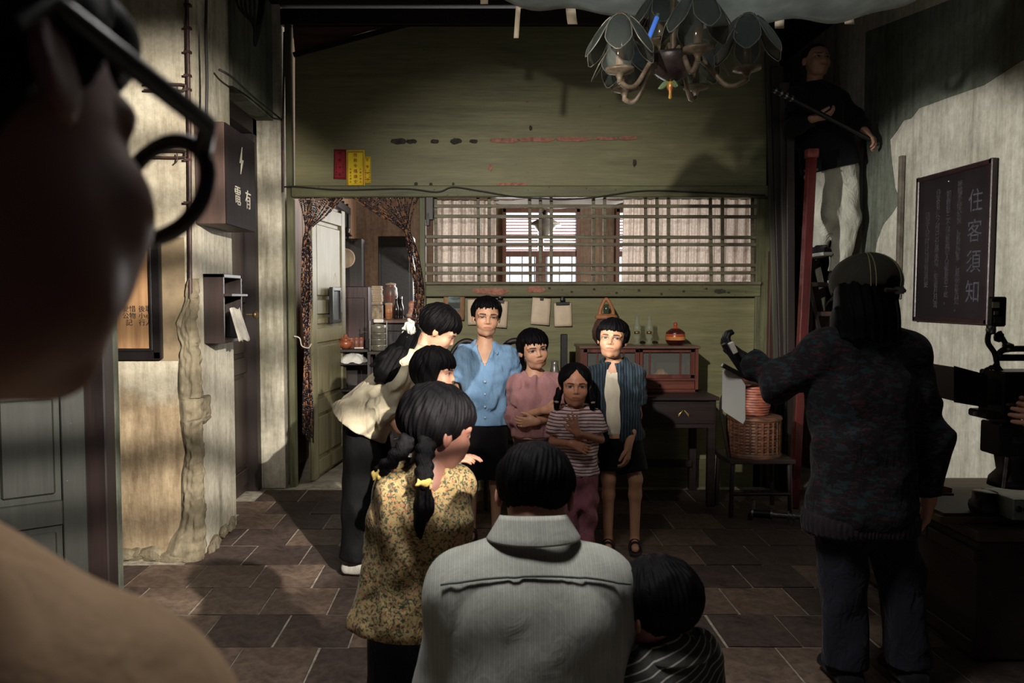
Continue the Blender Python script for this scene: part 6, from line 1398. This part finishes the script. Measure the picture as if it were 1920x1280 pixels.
# ------------------------------------------------------------------ little girl in profile in front of her
Y = 3.45
J = JP(neck=(806, 742, Y), sL=(796, 764, Y - .11), sR=(800, 760, Y + .11), eL=(806, 838, Y - .13), eR=(830, 832, Y + .12), wL=(842, 862, Y - .10), wR=(858, 858, Y + .06), pel=(800, 905, Y + .02))
J.update(dict(kL=Vector((P(806, 950, Y).x, Y - .06, .32)), kR=Vector((P(806, 950, Y).x, Y + .08, .32)), aL=Vector((P(800, 1000, Y).x, Y - .06, .065)), aR=Vector((P(800, 1000, Y).x, Y + .08, .065))))
p = Person('little black-haired girl in profile half hidden by the braided girl', (J['aL'].x, Y, 0), J, 1.14, (196, 146, 122), (1, -.15, 0), .84)
p.body(P(817, 697, Y), Vector((.95, -.18, -.1)), Vector((.1, 0, 1)), .198, dict(neck_r=.18), {'L': ((1, 0, .1), (0, .3, -1), .3, 1), 'R': ((1, 0, .1), (0, 0, -1), .3, -1)}, res=.010, hres=.003)
p.hair(dict(bang=.10, jag=.02, side=-.30, back=-.50, big=1.06, full=1), .0035, 14)
p.top('pale_blouse', F_GREYW, P(800, 905, Y), slv=(.72, .72), infl=.022, neck=.064, fold=.012, ffreq=65, slr=(.075, .085, .09), seed=31, flare=.05)
p.legs('trousers', F_BLACK, (.97, .97), rad=(.11, .10, .10)); p.shoe('L', F_BLACK); p.shoe('R', F_BLACK)
# ------------------------------------------------------------------ girl with two braids, seen from behind
Y = 2.12
J = JP(neck=(800, 884, Y), sL=(742, 920, Y - .02), sR=(840, 914, Y + .05), eL=(728, 1040, Y - .0), eR=(826, 1052, Y + .02), wL=(770, 1100, Y + .14), wR=(920, 1040, Y + .18), pel=(780, 1170, Y + .02))
J.update(dict(kL=Vector((P(740, 1200, Y).x, Y + .0, .31)), kR=Vector((P(800, 1200, Y).x, Y + .03, .31)), aL=Vector((P(740, 1200, Y).x, Y, .07)), aR=Vector((P(800, 1200, Y).x, Y + .02, .07))))
p = Person('girl with two braids and yellow floral blouse seen from behind', (J['pel'].x, Y, 0), J, 1.24, (128, 88, 76), (.45, 1, 0), .95)
p.body(P(824, 806, Y + .03), Vector((.86, .42, -.22)), Vector((.25, .1, 1)), .222, dict(neck_r=.19), {'R': ((1, .3, .2), (0, .2, -1), .3, 1), 'L': ((.5, 1, 0), (0, 0, -1), .3, 1)}, res=.008, hres=.003)
p.hair(dict(bang=.12, jag=.02, side=-.04, back=-.36, big=1.07, ridge=.7), .003, 17)
w2 = lambda px, py, Y_: V3(P(px, py, Y_)) - p.o
def braid(p, pts, r0, r1, n):
    path = bez([Vector(q) for q in pts], 10); lo, hi = bbox(path, r0 + .03); F = Field(lo, hi, .0032); M_ = len(path) - 1
    for k in range(n):
        t = k / (n - 1); q = path[int(t * M_)]; d = (path[min(M_, int(t * M_) + 1)] - path[max(0, int(t * M_) - 1)]).normalized(); sd = d.cross(Vector((0, 1, 0))).normalized(); r = r0 + (r1 - r0) * t
        for s_ in (-1, 1): a_ = q + sd * s_ * r * .55 - d * r * .6; b_ = q - sd * s_ * r * .1 + d * r * .7; F.cone(a_ if k % 2 == (s_ > 0) else q + sd * s_ * r * .4, b_, r * .62, r * .5, .004)
    x, y, z = F.grid(); F.v = (F.v + .0012 * np.sin(x * 900 + z * 400)).astype(f32); V, Q = F.mesh(); return p.part('braid', np_mesh('braid', V, Q), HAIR)
yb = Y - .12
braid(p, [w2(806, 800, Y - .02), w2(797, 850, Y - .08), w2(795, 900, yb)], .026, .022, 12)
chain(p, [w2(795, 908, yb), w2(794, 950, yb), w2(786, 1005, yb)], [.016, .026, .008], 'braid_end', HAIR, .01, .004, 1.3, (0, 1, 0), 300)
braid(p, [w2(772, 812, Y - .02), w2(752, 846, Y - .06), w2(712, 884, Y - .06)], .026, .018, 12)
F_YEL = fabric('yellow_ribbon', (204, 178, 100), (170, 142, 74), wr=.5)[0]
for px, py, yy in ((794, 904, yb - .005), (704, 888, Y - .06)):
    F = Field(*bbox([w2(px, py, yy)], .05), .003); F.ell(w2(px, py, yy), (.018, .017, .011), 0); F.folds(.007, 260, 2, (1, 1, 1)); V, Q = F.mesh(); p.part('hair_tie', np_mesh('hair_tie', V, Q), F_YEL)
p.top('floral_blouse', F_FLORAL, P(778, 1166, Y), slv=(.46, .46), infl=.022, neck=.070, fold=.013, ffreq=55, slr=(.080, .092, .08), seed=41, res=.006, flare=.01)
p.legs('trousers', F_INDIGO, (.97, .97), rad=(.12, .11, .11)); p.shoe('L', F_BLACK); p.shoe('R', F_BLACK)
# ------------------------------------------------------------------ man in grey shirt squatting, back to the camera
Y = 1.78
J = JP(neck=(1000, 1008, Y), sL=(876, 1106, Y - .0), sR=(1112, 1104, Y - .0), eL=(838, 1300, Y + .02), eR=(1150, 1300, Y + .02), wL=(930, 1330, Y + .24), wR=(1060, 1330, Y + .24))
xc = P(995, 1200, Y).x
J.update(dict(pel=Vector((xc, Y - .12, .30)), kL=Vector((xc - .10, Y + .24, .42)), kR=Vector((xc + .09, Y + .24, .42)), aL=Vector((xc - .16, Y - .02, .07)), aR=Vector((xc + .16, Y - .02, .07))))
p = Person('man in pale grey-green shirt squatting with his back turned', (xc, Y, 0), J, 1.66, (172, 124, 104), (.05, 1, 0), 1.0)
p.body(P(1004, 930, Y + .07), Vector((.22, .86, -.46)), Vector((.1, .4, .9)), .222, dict(neck_r=.235, wide=1.02), {'L': ((.7, .7, 0), (0, 0, -1), .4, 1), 'R': ((-.7, .7, 0), (0, 0, -1), .4, -1)}, res=.009, hres=.0032)
p.hair(dict(bang=.2, jag=.02, side=-.02, back=-.30, big=1.02, ridge=.5), .003, 23)
o = p.top('grey_shirt', F_GREY, Vector((xc, Y - .14, .26)), slv=(.95, .95), infl=.026, neck=.066, neck_z=.02, fold=.006, ffreq=32, slr=(.080, .078, .055), seed=51, res=.007, jk=.07)
Vv = np.empty(len(o.data.vertices) * 3, f32); o.data.vertices.foreach_get('co', Vv); Vv = Vv.reshape(-1, 3); seam = []
for k in range(41):
    t_ = k / 40 * 2 - 1; xi = p.J['neck'][0] + t_ * .205; zi = p.J['neck'][2] - .042 - .034 * t_ * t_
    c_ = Vv[(np.abs(Vv[:, 0] - xi) < .009) & (np.abs(Vv[:, 2] - zi) < .009)]
    if len(c_): q_ = c_[np.argmin(c_[:, 1])]; seam.append((xi, q_[1] - .0015, zi))
MB().tube(seam, .0028, 6).build('yoke_seam', fabric('dark_seam_thread', (92, 98, 94), (74, 80, 76))[0], o)  # yoke seam drawn in slightly darker thread
p.collar(F_GREY, .076, .072, .040, .030, 40, .020, lift=.012)
p.legs('trousers', F_INDIGO, (.97, .97), rad=(.095, .08, .07)); p.shoe('L', F_BLACK); p.shoe('R', F_BLACK)
# ------------------------------------------------------------------ small child in striped shirt, bottom right
Y = 1.74
J = JP(neck=(1262, 1208, Y), sL=(1204, 1262, Y - .03), sR=(1306, 1232, Y + .02), eL=(1200, 1370, Y), eR=(1325, 1350, Y + .06), wL=(1190, 1400, Y + .15), wR=(1240, 1400, Y + .18))
xc = P(1262, 1208, Y).x
J.update(dict(pel=Vector((xc, Y - .02, .26)), kL=Vector((xc - .05, Y + .20, .30)), kR=Vector((xc + .10, Y + .20, .30)), aL=Vector((xc - .05, Y - .02, .06)), aR=Vector((xc + .06, Y, .06))))
p = Person('small child in thin striped shirt crouching beside the grey-shirted man', (xc, Y, 0), J, 1.0, (150, 104, 90), (-.55, 1, 0), .95)
p.body(P(1228, 1146, Y + .03), Vector((-.62, .70, -.35)), Vector((-.15, .3, 1)), .215, dict(neck_r=.19), {'L': ((-.5, 1, 0), (0, 0, -1), .3, 1), 'R': ((-.5, 1, 0), (0, 0, -1), .3, 1)}, res=.008, hres=.003)
p.hair(dict(bang=.16, jag=.02, side=-.04, back=-.34, big=1.07, ridge=.6), .003, 29)
p.top('striped_shirt', F_KIDSTR, Vector((xc, Y - .03, .24)), slv=(.46, .46), infl=.022, neck=.068, fold=.010, ffreq=55, slr=(.088, .10, .08), seed=61, res=.006)
p.collar(F_KIDSTR, .062, .058, .026, .028, 40, .012)
p.legs('trousers', F_BROWN, (.97, .97), rad=(.11, .10, .09)); p.shoe('L', F_BLACK); p.shoe('R', F_BLACK)
# ------------------------------------------------------------------ crew member with cap and slate
Y = 2.80
J = JP(neck=(1622, 628, Y), sL=(1548, 660, Y), sR=(1700, 664, Y), eL=(1462, 716, Y + .06), eR=(1740, 812, Y - .0), wL=(1398, 676, Y + .16), wR=(1742, 934, Y + .03), pel=(1612, 965, Y))
J.update(dict(kL=Vector((P(1586, 1150, Y).x, Y + .02, .42)), kR=Vector((P(1690, 1150, Y).x, Y + .02, .42)), aL=Vector((P(1588, 1150, Y).x, Y, .08)), aR=Vector((P(1708, 1150, Y).x, Y, .08))))
p = Person('crew member in baseball cap and patterned knit sweater seen from behind', (J['pel'].x, Y, 0), J, 1.62, (206, 152, 130), (-.08, 1, 0), .90)
p.body(P(1622, 556, Y + .02), Vector((-.12, .98, -.1)), Vector((0, .1, 1)), .225, dict(neck_r=.2), {'R': ((-.08, .05, -1), (-.8, .5, 0), .5, 1), 'L': ((-.75, .3, .62), (.5, .3, .7), .75, 1, dict(col=(26, 22, 26)))}, res=.011, hres=.004)
p.hair(dict(bang=.1, jag=.02, side=-.40, back=-.45, big=.94, full=1), .004, 31)
w2 = lambda px, py, Y_: V3(P(px, py, Y_)) - p.o
F = Field(*bbox([w2(1622, 540, Y), w2(1622, 650, Y)], .20), .005); F.cone(w2(1622, 552, Y - .01), w2(1622, 600, Y - .03), .100, .106, 0, n=(0, 1, 0), q=1.05); F.cone(w2(1622, 600, Y - .03), w2(1622, 680, Y - .05), .106, .120, .02, n=(0, 1, 0), q=1.2)
x, y, z = F.grid(); F.v = (F.v + .0025 * np.sin(x * 210 + 1.5 * np.sin(z * 9)) + .0015 * np.sin(x * 430)).astype(f32); zc = w2(1622, 634, Y)[2]; F.v = np.maximum(F.v, zc + .006 * np.sin(x * 90) + .004 * np.sin(x * 230) - z).astype(f32)
V, Q = F.mesh(); p.part('long_hair', np_mesh('long_hair', V, Q), HAIR)
# cap
F_CAP = fabric('olive_cap_cloth', (78, 74, 64), (58, 55, 47), wr=.4)[0]; M_ST = mat('cap_stitch', (196, 184, 140), (170, 158, 120), .8)
F = Field(*bbox([p.hc], .2), .004); c = p.hp(0, -.02, .22); F.ell(c, (.116, .130, .104), 0, R=p.M.T); F.half(p.hp(0, 0, .06), p.M @ np.array([0, -.12, -1.0]), .004)
F.ell(p.hp(.12, -.60, .10), (.034, .06, .036), .004, sub=True); V, Q = F.mesh(); cap = p.part('cap', np_mesh('cap', V, Q), F_CAP)
br = MB().sheet(lambda u, v: p.hp((u - .5) * .84 * (1 - .25 * v * v), .34 + .42 * v - .9 * (u - .5) ** 2 * .8, .14 - .10 * v - .5 * (u - .5) ** 2), 12, 6, tuple(p.M @ np.array([0, 0, -.004]))).build('brim', F_CAP, cap)
for az in (-28, -20, 28, 36):
    a_ = math.radians(az); pts = []
    for k in range(9): e = math.radians(-14 + 98 * k / 8); pts.append(c + p.M @ np.array([math.sin(a_) * .1175 * math.cos(e), -math.cos(a_) * .1315 * math.cos(e), .1055 * math.sin(e)]))
    MB().tube(pts, .0018, 5).build('stitching', M_ST, cap)
MB().tube([p.hp(-.06, -.60, .04), p.hp(.12, -.60, .03), p.hp(.30, -.52, .04)], .008, 6).build('strap', F_CAP, cap); MB().box(tuple(p.hp(.15, -.615, .032)), (.03, .008, .024)).build('buckle', M_STEEL, cap)
p.top('knit_sweater', F_KNIT, P(1612, 985, Y), slv=(.97, .97), infl=.026, neck=.062, neck_z=.02, fold=.012, ffreq=42, slr=(.078, .072, .046), seed=71, res=.008)
hemc = V3(P(1612, 975, Y)) - p.o
F = Field(*bbox([hemc - [.22, .2, .06], hemc + [.22, .2, .06]], .03), .006); F.cone(hemc - p.side * .075, hemc + p.side * .075, .126, .126, .01, n=p.tf, q=1.02); F.half(hemc + [0, 0, .035], (0, 0, 1)); F.half(hemc - [0, 0, .04], (0, 0, -1)); x, y, z = F.grid(); F.v = (F.v + .003 * np.sin(np.arctan2(x - hemc[0], y - hemc[1]) * 60)).astype(f32)
V, Q = F.mesh(); p.part('ribbed_hem', np_mesh('ribbed_hem', V, Q), fabric('dark_rib', (44, 36, 42), (30, 25, 30))[0])
p.legs('jeans', F_INDIGO, (.99, .99), rad=(.112, .092, .088), fold=.010, ffreq=36, infl=.02); p.shoe('L', F_BLACK); p.shoe('R', F_BLACK)
wrh = w2(1742, 975, Y + .03); 
pen = thing('pen', 'thin marker pen held in the crew member\'s right hand', 'pen', P(1738, 966, Y + .05)); MB().tube([(-.012, -.02, .05), (.008, .01, -.08)], .004, 8).build('barrel', M_BLACKP, pen); MB().tube([(-.012, -.02, .05), (-.0145, -.024, .062)], .0045, 8).build('cap', M_STEEL, pen)
# slate in the left hand
ys = Y + .14
sl = thing('film_slate', 'white film slate with black clap stick held at arm\'s length', 'slate', P(1378, 730, ys)); o_ = sl.location
poly = [(1355, 694), (1362, 690), (1390, 710), (1397, 724), (1397, 786), (1393, 794), (1359, 772), (1354, 766)]
MB().plate([P(x, y, ys - (x - 1375) * .0009) - o_ for x, y in poly], (.004, .008, 0)).build('board', mat('white_acrylic', (206, 204, 196), (192, 190, 182), .4, 3, bmp=.05), sl, .001)
MB().bar(P(1356, 644, ys - .01) - o_, P(1392, 698, ys - .01) - o_, .022, .016).build('clap_stick', M_BLACKP, sl, .002); MB().bar(P(1354, 684, ys - .01) - o_, P(1396, 706, ys - .01) - o_, .022, .016).build('clap_stick', M_BLACKP, sl, .002)
MB().box(P(1374, 652, ys - .012) - o_, (.02, .02, .045), (0, math.radians(-25), 0)).build('white_tape', M_WPAPER, sl, .003)
# ------------------------------------------------------------------ man standing on the stairs
Y = 5.72
J = JP(neck=(1527, 158, Y), sL=(1494, 184, Y), sR=(1570, 190, Y), eL=(1490, 236, Y - .10), eR=(1604, 226, Y - .06), wL=(1524, 222, Y - .24), wR=(1622, 246, Y - .20), pel=(1558, 322, Y + .02), kL=(1546, 400, Y - .06), kR=(1588, 410, Y - .06), aL=(1536, 462, Y + .06), aR=(1570, 512, Y - .06))
p = Person('man in black sweater and pale trousers standing on the stairs', tuple(J['aR'] - Vector((0, 0, .08))), J, 1.66, (168, 128, 106), (-.05, -1, 0), .98)
p.body(P(1531, 115, Y - .02), *face_dir(10, 8, 2), .232, dict(eye_open=.8, stubble=1, wide=1.03, neck_r=.22), {'L': ((.95, -.25, .12), (.1, .3, 1), .5, 1), 'R': ((.5, -.4, -.7), (-.6, .5, 0), .6, 1)}, res=.011, hres=.0035)
p.hair(dict(bang=.30, jag=.01, side=.06, back=-.22, big=.955, ridge=.2, tuft=.1), .004, 37)
p.top('black_sweater', F_BLACK, P(1556, 318, Y), slv=(.96, .96), infl=.03, neck=.06, neck_z=.015, fold=.010, ffreq=45, slr=(.078, .068, .045), seed=81, res=.009)
p.legs('pale_trousers', F_JEAN, (.99, .99), rad=(.105, .09, .062), fold=.008, ffreq=48, infl=.02)
p.shoe('L', F_BLACK, sole=F_GREYW); p.shoe('R', F_BLACK, sole=F_GREYW)
bm_ = thing('boom_pole', 'black boom pole with silver rings held across the stairs man', 'pole', P(1535, 218, Y - .27)); o_ = bm_.location; a, b = P(1448, 166, Y - .36) - o_, P(1632, 262, Y - .24) - o_
MB().tube([a, b], .016, 10).build('pole', M_BLACKP, bm_)
for f_ in (.02, .075, .125, .18): MB().tube([a.lerp(b, f_), a.lerp(b, f_ + .02)], .022, 10).build('ring', M_STEEL, bm_)
# ------------------------------------------------------------------ camera operator mostly outside the frame
Y = 2.78
base = Vector((2.36, Y, 0))
J = dict(neck=Vector((2.30, Y - .02, 1.40)), sL=Vector((2.30, Y + .18, 1.33)), sR=Vector((2.30, Y - .20, 1.33)), eL=Vector((2.22, Y + .24, 1.08)), eR=Vector((2.24, Y - .22, 1.02)), wL=Vector((2.10, Y + .18, .99)), wR=P(1995, 785, Y - .02), pel=Vector((2.40, Y, .86)), kL=Vector((2.40, Y + .1, .45)), kR=Vector((2.40, Y - .1, .45)), aL=Vector((2.42, Y + .1, .07)), aR=Vector((2.42, Y - .1, .07)))
p = Person('camera operator at right edge, only fingers gripping the camera visible', base, J, 1.66, (206, 156, 134), (-1, .1, 0), 1.0)
p.body((2.26, Y - .02, 1.56), Vector((-1, .1, -.1)), Vector((0, 0, 1)), .225, dict(), {'R': ((-1, .35, .1), (.2, 1, 0), .35, 1), 'L': ((-1, -.2, .1), (0, -1, 0), .4, -1)}, res=.012, hres=.005)
p.hair(dict(bang=.2, jag=.02, side=-.05, back=-.3), .005, 41); p.top('black_jacket', F_BLACK, (2.40, Y, .80), slv=(.97, .97), infl=.02, neck=.06, res=.01); p.legs('trousers', F_INDIGO, (.97, .97), res=.012); p.shoe('L', F_BLACK); p.shoe('R', F_BLACK)
# ------------------------------------------------------------------ man with glasses close to the lens
Fv = unit((.35, .91, -.222)); U0 = np.array([-.283, .329, .90]); U = unit(U0 - (U0 @ Fv) * Fv); M_ = frame_mat(Fv, U); H = .235; S_ = M_[:, 0] if M_[1, 0] < 0 else -M_[:, 0]
ear = V3(P(60, 10, .235)); hc = np.array([-.252, .370, 1.468])
nk = np.array([-.318, .30, 1.300])
base = Vector((nk[0] - .10, nk[1] - .02, 0))
J = dict(neck=nk, sL=nk + [-.16, .08, -.10], sR=nk + [.128, .06, -.118], eL=nk + [-.22, .18, -.36], eR=nk + [.12, .10, -.40], wL=nk + [-.12, .34, -.50], wR=nk + [.05, .30, -.52], pel=Vector((base.x, base.y, .85)), kL=Vector((base.x - .1, base.y, .46)), kR=Vector((base.x + .1, base.y, .46)), aL=Vector((base.x - .1, base.y, .08)), aR=Vector((base.x + .1, base.y, .08)))
p = Person('man with glasses and tan shirt close to the lens, blurred', base, J, 1.62, (120, 82, 70), (.6, .8, 0), 1.0)
p.body(hc, Fv, U, H, dict(neck_r=.21), {}, res=.012, hres=.0035)
p.hair(dict(bang=.22, jag=.02, side=.0, back=-.30, big=1.04, tails=[([(-.1, .27, .34), (.18, .27, .32)], .15, .12)]), .0035, 43)
p.top('tan_shirt', F_TAN, Vector((base.x, base.y, .80)), slv=(.5, .5), infl=.018, neck=.062, fold=.006, ffreq=40, slr=(.08, .085, .07), seed=91)
p.legs('trousers', F_BLACK, (.97, .97)); p.shoe('L', F_BLACK); p.shoe('R', F_BLACK)
gl = thing('eyeglasses', 'dark round-rimmed eyeglasses worn by the blurred near man', 'glasses', tuple(p.hc + p.o)); q = lambda x, y, z: np.array(p.M @ (np.array([x, y, z]) * p.H))
for sx in (-1, 1):
    MB().tube([q(sx * .19 + .135 * math.cos(a_), .44 + .0 - .05 * abs(sx * .19 + .135 * math.cos(a_)) , -.01 + .115 * math.sin(a_)) for a_ in [2 * math.pi * k / 28 for k in range(29)]], .0048, 8, False).build('rim', M_BLACKP, gl)
    MB().lathe([(0, 0), (.125 * p.H, 0)], tuple(q(sx * .19, .43, -.01)), 24, tuple(p.M @ np.array([0, 1, 0]))).build('lens', glass('spectacle_lens', (220, 225, 225), .03, .08), gl)
    MB().tube([q(sx * .325, .42, .03), q(sx * .39, .36, .035), q(sx * .405, .1, .05), q(sx * .40, -.06, .08), q(sx * .385, -.14, -.02)], .0055, 8).build('temple_arm', M_BLACKP, gl)
MB().tube([q(-.06, .45, .02), q(0, .465, .04), q(.06, .45, .02)], .003, 8).build('bridge', M_BLACKP, gl)
